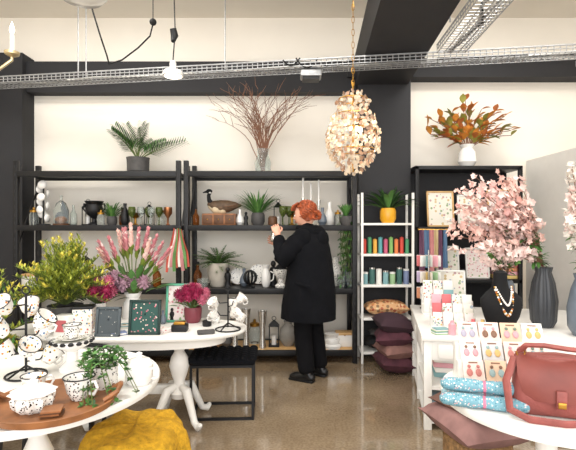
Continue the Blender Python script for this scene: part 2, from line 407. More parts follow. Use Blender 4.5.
for px,k,z,dy,s in [(34,'lidded_jar',ZB,0,1.2),(55,'bud_vase',ZB,.1,1.3),(84,'table_lantern',ZB,.1,1),(104,'lidded_jar',ZB,-.08,1),(119,'amber_bottle',ZB,.1,1),(132,'pedestal_bowl',ZB,.11,1.1),(146,'table_lantern',ZB,.12,.9),(158,'lidded_jar',ZB,.11,1.2),(196,'amber_bottle',ZB,0,1),(240,'bud_vase',ZB,.0,1.2),(247,'figurine',ZB,-.12,.8),(278,'table_lantern',ZB,.1,1),(292,'pedestal_bowl',ZB,.12,1.3),(322,'bud_vase',ZB,-.05,1.3),(337,'lidded_jar',ZB,-.08,1),
 (32,'storage_box',ZC,0,1.2),(85,'table_lantern',ZC,0,1.3),(100,'bud_vase',ZC,0,1.5),(118,'storage_box',ZC,0,1.3),(140,'lidded_jar',ZC,0,1.4),(157,'amber_bottle',ZC,0,1.3),(196,'amber_bottle',ZC,.1,1.3),(229,'figurine',ZC,-.1,1.2),(237,'plate_stand',ZC,.12,1.0),(244,'bud_vase',ZC,.02,1.3),(258,'plate_stand',ZC,.14,1.2),(273,'figurine',ZC,.1,1.5),(290,'plate_stand',ZC,.1,1.3),(324,'table_lantern',ZC,.1,1.2),(346,'bud_vase',ZC,.1,1.5),
 (200,'storage_box',ZD,.1,1.4),(227,'bud_vase',ZD,-.05,1.6),(254,'lidded_jar',ZD,.1,1.6),(274,'table_lantern',ZD,-.02,1.1),(304,'storage_box',ZD,0,1.5),(318,'table_lantern',ZD,.1,1.2),(344,'storage_box',ZD,0,1.3),(60,'storage_box',ZD,.0,1.3),(100,'table_lantern',ZD,0,1.3),(150,'storage_box',ZD,0,1.6),(172,'lidded_jar',ZD,0,1.4)]:
    small(k,px,z,dy,s)
# level B left
m=MB(); m.lathe([(.07,0),(.07,.015),(.01,.02),(.008,.44)],BLK)
for k in range(9):
    a=k*2.2; z=.08+k*.045; m.ell((.045*math.cos(a),.045*math.sin(a)-.01,z),(.05,.02,.045),CER,10,6,rot=(0,R.uniform(-1,1),a+1.5))
m.done('shell_ornament',(SX(46),IY-.05,ZB))
m=MB(); m.lathe([(.085,0),(.085,.02),(.08,.022)],WOODD); m.lathe([(.075,.02),(.078,.16),(.05,.24),(.015,.27),(.012,.3),(.02,.32),(.001,.33)],GLASS); m.ell((0,0,.06),(.05,.05,.04),WOOD); m.done('glass_cloche',(SX(64),IY-.06,ZB))
ware('glass_bottle',77,ZB,[(.03,0),(.035,.02),(.035,.12),(.012,.17),(.014,.22)],GLASS,.004,dy=-.08)
m=MB(); m.lathe([(.07,0),(.07,.02),(.03,.04),(.025,.08),(.08,.13),(.1,.2),(.085,.25),(.11,.29)],BLK,wall=.008,n=20)
for sg in (1,-1): m.tube([(sg*.08,0,.14),(sg*.13,0,.2),(sg*.12,0,.26),(sg*.09,0,.25)],.01,BLK)
m.done('black_urn',(SX(95),IY-.02,ZB),0,.92)
def grassplant(potmat,pr,ph,L,n,mat,w=.012,up=.9,mat2=None,bend=.5,ysc=1,emin=.25):
    m=MB(); m.lathe([(pr*.75,0),(pr,ph*.3),(pr,ph*.8),(pr*.85,ph)],potmat,n=20,wall=.008); m.lathe([(pr*.85,ph*.86),(.001,ph*.88)],SOIL)
    for i in range(n):
        a=i*2.4; e=R.uniform(emin,1)*up; d=V((math.cos(a)*(1-e*.6),math.sin(a)*(1-e*.6)*ysc,e+.2))
        m.leaf((pr*.3*math.cos(a),pr*.3*math.sin(a),ph*.85),d,L*R.uniform(.6,1.05),w,mat if (i%3 or not mat2) else mat2,bend,5,.3)
    return m
grassplant(POTG,.055,.1,.32,60,GRN,.018,.95,GRL,.4,.5).done('potted_grass',(SX(112),IY,ZB))
ware('black_vase',127,ZB,[(.03,0),(.05,.05),(.04,.14),(.015,.2),(.02,.24)],BLK,dy=-.06)
for i,px in enumerate((136,143,149,155,161)):
    m=MB(); wineglass(m,(0,0,0),1.05,GLG if i%2==0 else GLASS); m.done('wine_glass',(SX(px),IY-.13+.06*(i%3),ZB))
ware('copper_goblet',168,ZB,[(.035,0),(.01,.02),(.01,.08),(.045,.13),(.045,.2)],M('copper','#b4764e',.3,metal=.8))
# level B right : crates + goose
m=MB(); m.box((0,0,.065),(.36,.2,.13),WOOD,bev=.006)
for k in range(3): m.box((-.12+.12*k,-.103,.065),(.1,.008,.1),WOODD,bev=.003); m.ell((-.12+.12*k,-.11,.065),.008,BRASS)
m.done('wooden_drawer_box',(SX(220),IY,ZB))
GB=M('goose_brown','#5a4634',.6,var=.35,scale=25); GC=M('goose_cream','#c9b89a',.6,var=.2)
m=MB()
m.tube([(.22,0,.09),(.16,0,.09),(.08,0,.08),(0,0,.075),(-.08,0,.085),(-.12,0,.1)],[.012,.04,.068,.075,.06,.035],GB,14,round=True)
m.tube([(.03,-.005,.05),(-.06,-.005,.055),(-.115,0,.085)],[.06,.062,.035],GC,12,round=True)
m.tube([(-.1,0,.1),(-.13,0,.15),(-.135,0,.2),(-.12,0,.235)],[.035,.024,.02,.02],BLKM,12,round=True)
m.ell((-.13,0,.245),(.036,.024,.026),BLKM); m.tube([(-.155,0,.242),(-.195,0,.232)],[.014,.006],BLKM,8,round=True); m.ell((-.12,0,.23),(.018,.026,.014),CER)
for sg in (-1,1): m.leaf((-.05,sg*.055,.11),(1,-sg*.1,-.05),.24,.09,WOODD,0,5,.2,up=V((0,sg,.6)))
m.done('goose_decoy',(SX(220)+.01,IY,ZB+.13))
grassplant(POTG,.075,.14,.42,110,GRN,.018,1.0,GRL,.3,.45).done('potted_grass',(SX(258),IY,ZB))
ware('candle_jar',273,ZB,[(.045,0),(.05,.02),(.05,.08),(.035,.1)],WOODD,.005,dy=-.1)
for i,px in enumerate((283,289,296)):
    m=MB(); wineglass(m,(0,0,0),1.1,GLG); m.done('wine_glass',(SX(px),IY-.1+.05*i,ZB))
for i,(px,h) in enumerate(((303,.28),(311,.22),(319,.26))):
    m=MB(); m.lathe([(.04,0),(.04,.01),(.01,.02),(.012,h*.5),(.008,h*.6),(.02,h),(.02,h+.02)],SIL,n=14); m.lathe([(.011,h+.01),(.011,h+.24),(.002,h+.25)],CER,n=10); m.done('candlestick',(SX(px),IY+.02*i,ZB))
ware('white_bottle_vase',330,ZB,[(.04,0),(.06,.05),(.055,.13),(.02,.19),(.022,.26)],CER,dy=.06)
# level C
ware('stone_planter',47,ZC,[(.08,0),(.12,.05),(.12,.16),(.1,.2)],POTG)
ware('ceramic_vase',68,ZC,[(.05,0),(.08,.08),(.05,.2),(.04,.28)],CER)
def fern(potmat):
    m=MB(); m.lathe([(.08,0),(.09,.02),(.115,.12),(.12,.24),(.125,.26)],potmat,n=20,wall=.008); m.lathe([(.1,.23),(.001,.24)],SOIL)
    for i in range(44):
        a=i*2.4; e=R.uniform(.15,1.3); L=R.uniform(.26,.36); d=V((math.cos(a)*math.cos(e),math.sin(a)*math.cos(e)*.5,math.sin(e)))
        for k in range(9):
            t=.2+.8*k/8; p=V((0,0,.24))+d*L*t+V((0,0,-.12*t*t)); x,y,_=dirmat(d)
            for sg in (-1,1): m.leaf(p,x*sg+d*.5,.06*(1.25-t),.026,GRL if i%2 else GRN,.2,2)
        m.tube([V((0,0,.24))+d*L*t+V((0,0,-.12*t*t)) for t in (0,.5,1)],.0025,STEM,4)
    return m
fern(M('stone_light','#b9b2a6',.8,var=.1)).done('potted_fern',(SX(218),IY+.02,ZC))
ware('glass_bowl',205,ZC,[(.04,0),(.06,.05),(.065,.1)],GLASS,.005,dy=-.13)
m=MB(); 
for k in range(5): a=k*1.26; m.tube([(.07*math.cos(t*pi/6)*math.cos(a),.07*math.cos(t*pi/6)*math.sin(a),.11+.075*math.sin(t*pi/6)) for t in range(13)],.009,BLK,6)
m.lathe([(.05,0),(.05,.015),(.01,.03)],BLK); m.done('knot_sculpture',(SX(251),IY-.1,ZC))
m=MB(); m.lathe([(.03,0),(.05,.04),(.05,.14),(.03,.2),(.045,.24)],CER,wall=.005); m.tube([(.048,0,.17),(.09,0,.15),(.08,0,.08),(.05,0,.06)],.008,CER); m.done('white_jug',(SX(266),IY-.04,ZC))
BW=PT('black_white_motif','#ebe8e2',['#1c1c1c','#ebe8e2','#1c1c1c','#ebe8e2'],115,.42,.25)
m=MB(); m.lathe([(.06,0),(.065,.02),(.03,.05),(.03,.09),(.08,.15),(.085,.2)],BW,wall=.006); m.lathe([(.08,.2),(.04,.24),(.01,.26),(.015,.28),(.002,.29)],BLK); m.done('lidded_pot',(SX(281),IY-.08,ZC))
for i,px in enumerate((318,329,340,349)): ware('glass_tumbler',px,ZC,[(.035,0),(.04,.02),(.045,.14+.03*(i%2))],GLASS,.004,dy=-.12)
ware('patterned_vase',336,ZC,[(.05,0),(.08,.08),(.07,.2),(.04,.28),(.05,.32)],BW,dy=.06)
# level D
for px,h,r in ((263,.4,.045),(247,.42,.045),(236,.34,.045)):
    ware('silver_vase',px,ZD,[(r*.9,0),(r*.6,h*.3),(r*.7,h*.6),(r*1.15,h)],SIL,.004,n=24,dy=-.1)
WICK=M('wicker','#8a6a45',.8,var=.4,scale=60,bump=.8,bscale=150)
for px in (40,80,122): ware('wicker_basket',px,ZD,[(.1,0),(.13,.05),(.14,.2),(.13,.26)],WICK,.012,dy=-.02)
ware('wicker_basket',213,ZD,[(.08,0),(.11,.05),(.12,.16)],WICK,.012,dy=-.06)
m=MB(); 
for k in range(3): m.lathe([(.1-.02*k,0),(.105-.02*k,.03),(.08,.05)],CER,c=(0,0,.05*k),n=20)
m.done('stacked_bowls',(SX(331),IY-.08,ZD))
ware('round_vase',288,ZD,[(.05,0),(.1,.08),(.09,.18),(.04,.24),(.05,.27)],M('grey_stoneware','#8b8781',.6,var=.2))
# scarf hanging from rack post
SC=[M('scarf_red','#c25a4c',.85),PAPER,M('scarf_pink','#cf8f92',.85),M('scarf_green','#6c9a5c',.85)]
m=MB(); n=10
for k in range(9):
    u0=-.12+.24*k/9; u1=u0+.028
    vs=[];fs=[]
    for j in range(n+1):
        t=j/n; z=-(.46-.06*abs(math.sin(k)))*t; w=.3+.7*min(1,t*1.6)
        for u in (u0,u1): vs.append((u*w+.012*math.sin(t*4+k*.4), -.02+.02*math.sin(u*70+t*3), z))
    for j in range(n): fs.append((2*j,2*j+1,2*j+3,2*j+2))
    m.add(vs,fs,SC[k%4])
m.box((0,0,.005),(.08,.05,.03),BLK,bev=.005)
m.done('hanging_scarf',(X(178,4.66),4.66,Z(228,4.66)))
# ---------------- woman
COAT=M('coat_black','#0c0d11',.95,var=.25,scale=12,bump=.35,bscale=40,spec=.2)
TRO=M('trousers_black','#0c0c0f',.9,var=.2,spec=.2)
SKIN=M('skin','#dba58c',.5,var=.05)
HAIR=M('auburn_hair','#964826',.5,var=.4,scale=40)
LIP=M('lips','#b05a55',.4); EYE=M('eye_white','#f2efe9',.2); IRIS=M('iris','#3c5a66',.2)
SHOE=M('shoe_black','#0d0d0e',.35)
wd=4.28
W=empty('woman',(X(309,wd),wd,0),-math.radians(28))
vs=[(0,0,.9),(0,0,1.05),(0,0,1.22),(0,0,1.36),(-.015,0,1.44),(-.03,0,1.52),
 (.0,-.09,.86),(-.02,-.1,.48),(.02,-.105,.14),(.03,-.105,.07),
 (.0,.09,.86),(.01,.1,.48),(.06,.105,.14),(.07,.105,.07),
 (-.01,-.16,1.36),(-.13,-.24,1.17),(-.24,-.15,1.30),(-.27,-.12,1.36),
 (-.01,.16,1.36),(-.16,.23,1.18),(-.33,.16,1.26),(-.38,.13,1.28)]
es=[(0,1),(1,2),(2,3),(3,4),(4,5),(0,6),(6,7),(7,8),(8,9),(0,10),(10,11),(11,12),(12,13),(3,14),(14,15),(15,16),(16,17),(3,18),(18,19),(19,20),(20,21)]
rr=[.14,.13,.13,.11,.055,.05,.11,.09,.085,.082,.11,.09,.085,.082,.065,.05,.036,.03,.065,.05,.036,.03]
me=bpy.data.meshes.new('body'); me.from_pydata(vs,es,[]); bo=bpy.data.objects.new('body',me); bpy.context.scene.collection.objects.link(bo); me.materials.append(TRO)
sk=bo.modifiers.new('skin','SKIN'); sk.use_smooth_shade=True
for i,r in enumerate(rr): me.skin_vertices[0].data[i].radius=(r,r)
me.skin_vertices[0].data[0].use_root=True
bo.modifiers.new('sub','SUBSURF').levels=1; bo.modifiers['sub'].render_levels=2; bo.parent=W
# coat loft
m=MB(); rings=[]; n=48
prof=[(.64,.0,.05,.05),(.575,.0,.255,.27),(.6,.0,.255,.27),(.7,.0,.252,.265),(.85,.01,.24,.26),(1.0,.012,.22,.25),(1.12,.012,.205,.24),(1.24,.008,.19,.232),(1.32,.0,.17,.22),(1.38,-.0,.14,.185),(1.415,-.005,.105,.13),(1.44,-.012,.078,.09),(1.455,-.02,.07,.078)]
for z,cx,rx,ry in prof:
    am=max(0,(1.15-z))*.045; rg=[]
    for i in range(n):
        a=2*pi*i/n; f=1+am*(math.sin(7*a+z*2)+.6*math.sin(11*a+1.3+z*5))+.012*math.sin(z*38+3*a)
        rg.append(V((cx+rx*f*math.cos(a),ry*f*math.sin(a),z)))
    rings.append(rg)
m.loft(rings,COAT)
# sleeves
def sleeve(p,rs):
    q=[];r2=[]
    for i in range(len(p)-1):
        for k in range(4):
            t=k/4; q.append(V(p[i]).lerp(V(p[i+1]),t)); r2.append((rs[i]*(1-t)+rs[i+1]*t)*(1+.06*math.sin(len(q)*2.1)))
    q.append(V(p[-1])); r2.append(rs[-1])
    m.tube(q,r2,COAT,16,round=True)
sleeve([(.01,-.155,1.34),(-.07,-.22,1.25),(-.14,-.25,1.145),(-.2,-.195,1.22),(-.25,-.14,1.32)],[.095,.09,.082,.07,.057])
sleeve([(.01,.155,1.34),(-.08,.215,1.25),(-.17,.24,1.16),(-.25,.2,1.21),(-.34,.155,1.255)],[.095,.09,.082,.07,.057])
# hood draped behind neck
m.tube([(-.07,-.09,1.43),(-.01,-.115,1.42),(.07,-.095,1.40),(.115,0,1.385),(.07,.095,1.40),(-.01,.115,1.42),(-.07,.09,1.43)],[.03,.04,.05,.06,.05,.04,.03],COAT,12,round=True)
m.ell((.14,0,1.32),(.05,.11,.095),COAT,14,8)
m.tube([(-.2,0,1.1),(-.215,0,.9),(-.235,0,.62)],.006,BLK)
m.box((.06,-.258,.92),(.15,.014,.02),COAT,rot=(0,.2,0),bev=.004)
m.done('coat',parent=W)
# head
def face(p,d):
    f=max(0,-d.x); q=p.copy(); z=p.z
    q.y*= 1-.22*max(0,-d.z)**1.2
    if z<0: q.x+= (.012 if d.x>0 else -.004)*(-d.z)
    fy=math.exp(-(p.y/.012)**2)
    q.x-= f*.026*fy*math.exp(-((z+.018)/.016)**2)+f*.012*fy*math.exp(-((z-.005)/.022)**2)
    for sy in (-1,1): q.x+= f*.008*math.exp(-((p.y-sy*.03)/.015)**2-((z-.008)/.014)**2)
    q.x-= f*.007*math.exp(-(p.y/.022)**2-((z+.055)/.012)**2)
    q.x-= f*.01*math.exp(-(p.y/.025)**2-((z+.095)/.018)**2)
    return q
HX,HZ=-.05,1.555
m=MB(); m.ell((0,0,0),(.097,.076,.118),SKIN,36,28,fn=face)
m.tube([(.015,0,-.16),(.01,0,-.07)],[.052,.05],SKIN,16)
for sy in (-1,1):
    m.ell((-.083,sy*.03,.008),(.011,.013,.009),EYE,10,8); m.ell((-.0915,sy*.03,.008),(.004,.006,.006),IRIS,8,6)
    m.tube([(-.094,sy*.014,.028),(-.093,sy*.03,.034),(-.084,sy*.045,.028)],.003,HAIR,5)
    m.ell((.008,sy*.075,-.005),(.02,.008,.03),SKIN,10,8)
m.ell((-.1,0,-.05),(.006,.02,.005),LIP,10,6); m.ell((-.1,0,-.059),(.006,.017,.005),LIP,10,6)
hd=m.done('head',(HX,0,HZ),parent=W); hd.rotation_euler=(0,-.15,0)
m=MB()
def hf(p,d):
    q=p.copy()
    if d.x<-.45 and d.z<.55: q.x*=.6
    return q*(1+.04*math.sin(d.y*14+d.z*9))
m.ell((.03,0,.03),(.096,.094,.1),HAIR,24,16,fn=hf)
for i in range(170):
    z=1-1.85*(i+.5)/170; a=i*2.39996; q=math.sqrt(max(0,1-z*z)); d=V((q*math.cos(a),q*math.sin(a),z))
    if d.x<-.3 and d.z<.5: continue
    p=V((.03+.097*d.x,.095*d.y,.03+.102*d.z)); tan=V((.5,0,-.6))-d*V((.5,0,-.6)).dot(d); tan=tan.normalized() if tan.length>.1 else V((1,0,0)); sd=d.cross(tan)
    m.tube([p+tan*(.02*k-.02)+sd*.01*math.sin(k*1.4+i)+d*.007*math.cos(k*1.3+i) for k in range(4)],[.005,.01,.009,.003],HAIR,6,round=True)
for i in range(26):
    a=i*.5; m.tube([(.12+.025*math.cos(a),.04*math.sin(a*1.3),-.02+.035*math.sin(a)),(.13+.025*math.cos(a+.8),.045*math.sin(a*1.3+.5),-.02+.04*math.sin(a+.8)),(.12+.025*math.cos(a+1.6),.045*math.sin(a*1.3+1),-.02+.035*math.sin(a+1.6))],[.008,.012,.006],HAIR,6,round=True)
for i in range(9):
    y=-.07+.0175*i; m.tube([(-.03,y*.7,.12),(-.07,y,.1),(-.09,y*1.05,.072),(-.095,y*1.1,.055)],[.01,.011,.009,.003],HAIR,6,round=True)
hh=m.done('hair',(HX,0,HZ),parent=W); hh.rotation_euler=(0,-.15,0)
def hand(name,Wp,D,N,curl,sgn):
    D=V(D).normalized(); N=V(N); N=(N-D*N.dot(D)).normalized(); S=D.cross(N)*sgn; Wp=V(Wp); m=MB(); rings=[]
    for t,w,h in ((-.03,.024,.02),(0,.026,.019),(.03,.035,.017),(.06,.041,.015),(.085,.041,.012),(.094,.034,.007)):
        rings.append([Wp+D*t+S*w*math.cos(a*pi/8)+N*h*math.sin(a*pi/8) for a in range(16)])
    m.loft(rings,SKIN)
    for o,L,c in ((.03,.070,curl),(.010,.078,curl*1.05),(-.010,.073,curl*1.1),(-.029,.057,curl*1.15)):
        p=Wp+D*.084+S*o; ang=0; pts=[p.copy()]
        for f in (.45,.3,.25):
            ang+=c; p=p+(D*math.cos(ang)+N*math.sin(ang)+S*o*1.5)*L*f; pts.append(p.copy())
        m.tube(pts,[.009,.0085,.0075,.0062],SKIN,8,round=True)
    p=Wp+D*.025+S*.028; m.tube([p-S*.01,p+(D*.5+S*.6+N*.2)*.035,p+(D*.8+S*.65+N*.5)*.05,p+(D*1.2+S*.5+N*.9)*.055],[.012,.011,.009,.007],SKIN,8,round=True)
    return m.done(name,parent=W)
hand('left_hand',(-.275,-.115,1.36),(-.35,.1,.8),(-.5,.8,-.2),.55,-1)
hand('right_hand',(-.385,.13,1.275),(-.9,-.2,.25),(.1,-.9,.2),.5,1)
# shoes
for nm,ox,oy in (('left_shoe',.03,-.105),('right_shoe',.07,.105)):
    m=MB(); m.tube([(.05,0,.045),(0,0,.05),(-.06,0,.042),(-.12,0,.034),(-.16,0,.028)],[.036,.042,.042,.04,.028],SHOE,14,round=True)
    m.box((-.055,0,.012),(.25,.08,.022),SHOE,bev=.008); m.tube([(.03,0,.05),(.0,0,.1)],[.04,.042],SHOE,12); m.done(nm,(ox,oy,0),parent=W)
# the little jar she is looking at
g=MB(); g.lathe([(.03,0),(.04,.02),(.03,.07),(.02,.09),(.025,.1)],SIL,n=14,wall=.004); g.done('held_jar',(-.43,.075,1.29),parent=W)
# ---------------- slim white shelf with candles etc
m=MB(); d0=4.72; xa=X(361,d0); xb=X(414,d0); w=xb-xa
for x in (xa+.012,xb-.012):
    for y in (0,.25): m.box((x,y,.9),(.025,.025,1.8),WHT,bev=.003)
levels=[Z(223,d0),Z(254,d0),Z(285,d0),Z(318,d0),Z(352,d0)]
for z in levels: m.box(((xa+xb)/2,.125,z-.012),(w,.27,.024),WHT,bev=.003)
m.done('white_shelf_stand',(0,d0,0))
L=levels; cx=(xa+xb)/2; sy=d0+.13
grassplant(YEL,.085,.16,.46,54,GRD,.055,.95,GRN,.45,.3,.25).done('potted_agave',(cx+.02,sy-.06,L[0]))
CAN=['#c8483c','#4a8f66','#dfa444','#5a9fa4','#bf5a78','#7fae62','#d97a46']
m=MB()
for i in range(9):
    x=xa+.05+i*(w-.1)/8; mm=M('candle_%d'%(i%7),CAN[i%7],.5); m.lathe([(.022,0),(.022,.15+.02*(i%2)),(.004,.16+.02*(i%2))],mm,c=(x,0,0),n=12); m.tube([(x,0,.16),(x,0,.19)],.0015,BLKM,4)
m.done('pillar_candles',(0,sy-.04,L[1]))
m=MB()
for i in range(7):
    x=xa+.06+i*(w-.12)/6; hh_=.11+.05*((i*3)%4)/3; mm=[CM[2],CM[8],PAPER,CM[2],CM[3],CM[8],CM[5]][i]
    m.lathe([(.028,0),(.03,.004),(.03,hh_),(.028,hh_+.004)],mm,c=(x,0,0),n=16); m.lathe([(.031,hh_),(.031,hh_+.018),(.004,hh_+.022)],SIL if i%2 else WHT,c=(x,0,0),n=16)
m.done('candle_tins',(0,sy-.04,L[2]))
FL=PT('floral_pillow','#d9a878',['#b0583a','#c8824a','#e0c49a','#8a6a48'],30,.5)
m=MB(); m.pillow((0,0,.09),(.48,.25,.17),FL); m.done('patterned_cushion',(cx+.01,sy,L[3]))
m=MB(); m.pillow((0,0,.08),(.46,.25,.16),BLKM); m.pillow((.02,0,.18),(.4,.24,.09),POTG); m.done('dark_cushion_stack',(cx,sy,L[4]))
# trailing plant
m=MB()
for i in range(14):
    x=R.uniform(-.05,.05)
    pts=[V((x+.02*math.sin(k+i),R.uniform(-.03,.03),.1-.08*k if k else .1)) for k in range(6+i%5)]
    m.tube(pts,.0025,STEM,4)
    for p in pts:
        for q in range(3): m.leaf(p,(R.uniform(-1,1),R.uniform(-1,1),R.uniform(-.6,.6)),.05,.024,GRN,.2,2)
for i in range(20): a=i*2.4; m.leaf((0,0,.08),(math.cos(a),math.sin(a)*.6,1.8),.2,.03,GRN,.2,4)
m.lathe([(.05,0),(.07,.05),(.07,.1)],POTG,wall=.006)
m.done('trailing_plant',(X(348,4.74)-.02,4.76,ZB+.0))
# ---------------- back right black shelf
m=MB(); d1=4.85; xa2=X(415,d1); xb2=X(522,d1)
for x in (xa2+.02,xb2-.02):
    for y in (0,.36): m.box((x,y,1.05),(.04,.04,2.1),BLK,bev=.004)
for z in (2.08,1.42,.85,.2): m.box(((xa2+xb2)/2,.18,z),(xb2-xa2,.4,.04),BLK,bev=.004)
m.box(((xa2+xb2)/2,.37,1.1),(xb2-xa2,.02,2.0),DARK)
m.done('black_display_cabinet',(0,d1,0))
BOT=PT('botanical_print','#e9e4d8',['#bf9a9a','#93a982','#e9e4d8','#d0b88a','#e9e4d8','#a4b0bc'],28,.36)
BOT2=PT('floral_print_pink','#ecdfdb',['#d08e96','#e0b4b6','#ecdfdb','#93a97a','#c47a86'],38,.36)
def frame(name,loc,w,h,fm,pm,tilt=-.12,rz=0):
    m=MB(); t=.018; Rm=Matrix.Rotation(tilt,4,'X'); m.T=Rm
    for x in (-w/2+t/2,w/2-t/2): m.box((x,0,h/2),(t,.022,h),fm,bev=.003)
    for z in (t/2,h-t/2): m.box((0,0,z),(w,.022,t),fm,bev=.003)
    m.box((0,.004,h/2),(w-t,.008,h-t),pm); m.box((0,.012,h/2),(w-.01,.006,h-.01),fm)
    m.T=Matrix.Identity(4); m.tube([(0,.02,h*.6),(0,h*.3,0.006)],.006,fm)
    return m.done(name,loc,rz)
frame('botanical_picture',(X(441,4.95),4.95,1.44),.3,.4,WOODL,BOT)
frame('botanical_picture',(X(470,4.95),4.95,1.44),.26,.36,WHT,BOT)
frame('botanical_picture',(X(500,4.95),4.95,1.44),.26,.42,WOODL,BOT2)
frame('botanical_picture',(X(448,4.95),4.95,.87),.26,.36,WHT,BOT)
frame('botanical_picture',(X(478,4.95),4.95,.87),.26,.34,WHT,BOT2)
m=MB()
for k in range(5): m.box((0,0,.02+.04*k),(.28-.02*k,.2,.036),CM[(k*3+1)%10],bev=.003)
m.done('book_stack',(X(505,4.98),4.98,.87))
# scarves hanging at the front of the cabinet
SF=[M('silk_plum','#6f4a62',.6),M('silk_blue','#5c7a9a',.6),M('silk_rose','#c98a8a',.6),M('silk_sand','#cdb68c',.6)]
m=MB(); m.tube([(-.16,0,0),(.16,0,0)],.008,BRASS)
for k in range(6):
    x0_=-.15+.05*k; vs=[];fs=[]
    for j in range(9):
        t=j/8
        for q in range(5): vs.append((x0_+.05*q/4*(1+.2*t),-.012+.012*math.sin(q*2.2+k+t),-.48*t*(1-.15*(k%2))))
    for j in range(8):
        for q in range(4): a=j*5+q; fs.append((a,a+1,a+6,a+5))
    m.add(vs,fs,SF[k%4])
m.done('hanging_scarves',(X(433,4.8),4.8,1.41))
# autumn leaves arrangement
m=MB(); m.lathe([(.06,0),(.1,.06),(.09,.16),(.06,.21),(.08,.25)],CER,n=22,wall=.008)
RST=M('autumn_rust','#ad6430',.6,var=.2)
for i in range(36):
    sp=-1+2*i/35; d=V((sp*1.3,R.uniform(-.3,.05),R.uniform(.25,.75)+.35*(1-abs(sp)))).normalized(); L2=R.uniform(.32,.54)
    pts=[V((0,0,.2))+d*L2*t+V((0,0,.05*math.sin(t*3))) for t in (0,.25,.5,.75,1)]
    m.tube(pts,.004,TWIG,4)
    for k in range(6):
        p=pts[1+k%4]; m.leaf(p,d+V((R.uniform(-1,1),R.uniform(-.6,.1),R.uniform(-.6,.8))),R.uniform(.09,.15),.07,[ORG,OLV,ORG,OLV,RST][R.randrange(5)],.15,4,.3)
m.done('autumn_leaf_arrangement',(X(467,4.98),4.98,2.1))
# ---------------- oval table mid-left
TZ=.70
def ovaltable():
    m=MB(); rx,ry=.86,.34; n=64
    def ring(s,z): return [V((rx*s*(abs(math.cos(a))**.8)*(1 if math.cos(a)>0 else -1)+0,ry*s*(abs(math.sin(a))**.8)*(1 if math.sin(a)>0 else -1),z)) for a in [2*pi*i/n for i in range(n)]]
    m.loft([ring(.94,TZ-.035),ring(.985,TZ-.03),ring(1,TZ-.018),ring(1,TZ-.006),ring(.99,TZ)],WHT)
    m.loft([ring(.82,TZ-.1),ring(.83,TZ-.035)],WHT)
    for sx in (-.42,.36):
        m.lathe([(.06,.18),(.075,.22),(.05,.25),(.04,.3),(.06,.36),(.075,.42),(.06,.48),(.035,.52),(.05,.56),(.085,.6)],WHT,c=(sx,0,0),n=22)
        for k in range(4):
            a=k*pi/2+pi/4; c,s_=math.cos(a),math.sin(a)
            m.tube([(sx+c*.04,s_*.04,.26),(sx+c*.1,s_*.1,.25),(sx+c*.15,s_*.15,.15),(sx+c*.2,s_*.2,.05),(sx+c*.25,s_*.25,.03),(sx+c*.27,s_*.27,.05)],[.03,.034,.028,.024,.026,.018],WHT,10,round=True)
    m.box((0,0,.24),(.74,.05,.07),WHT,bev=.01)
    return m
TX,TY=-1.17,3.34
ovaltable().done('oval_dining_table',(TX,TY,0))
def tt(px,py): # spot on the table top seen at that bearing
    d=(CH-TZ)*FP/(py-225); return (X(px,d),d,TZ)
# black stool
m=MB(); w,dp,h=.46,.3,.41
for x in (-w/2,w/2):
    for y in (-dp/2,dp/2): m.box((x,y,h/2),(.018,.018,h),BLK)
    m.box((x,0,.009),(.018,dp,.018),BLK); m.box((x,0,h-.009),(.018,dp,.018),BLK)
for y in (-dp/2,dp/2): m.box((0,y,h-.009),(w,.018,.018),BLK)
m.box((0,dp/2,.009),(w,.018,.018),BLK); m.box((0,-dp/2,.009),(w,.018,.018),BLK)
m.box((0,0,h+.025),(w+.04,dp+.04,.05),COAT,bev=.02)
for i in range(8):
    for j in range(6): m.ell((-w/2+.01+i*w/7.2,-dp/2+.01+j*dp/5.2,h+.045),(.036,.034,.024),COAT,8,5)
m.done('footstool',(-.50,3.5,0),.04)
# ---------------- plants + flowers on the oval table
def bush(name,loc,r,h,n,mats,pot=POTG,ph=.18,pr=.12):
    m=MB(); m.lathe([(pr*.8,0),(pr,ph*.5),(pr*1.02,ph)],pot,wall=.01); m.lathe([(pr*.9,ph*.85),(.001,ph*.87)],SOIL)
    for i in range(n):
        a=i*2.4; e=R.uniform(.0,1.5); L=R.uniform(.5,1.05); d=V((math.cos(a)*math.cos(e)*r,math.sin(a)*math.cos(e)*r*.8,math.sin(e)*h))*L
        P=lambda t: V((0,0,ph))+d*t+V((0,0,.05*math.sin(t*3)))
        m.tube([P(t) for t in (0,.33,.66,1)],[.004,.003,.003,.002],STEM,4)
        for k in range(30):
            t=.4+.62*k/29; p=P(t); aa=k*2.4; mt=mats[(k//9+i)%len(mats)]
            m.leaf(p,d.normalized()*.8+V((math.cos(aa),math.sin(aa),.3))*.8,R.uniform(.035,.06)*(1.15-.4*(k/29)),.015,mt if k<22 or i%3 else WAT,0,2)
    return m.done(name,loc)
bush('wattle_bush_plant',(-1.62,3.26,TZ),.37,.48,180,[GRY,GRYD,GRY])
bush('wattle_bush_plant',(-1.93,2.8,.0),.34,.6,130,[GRN,GRYD,GRY],ph=.6,pr=.15)
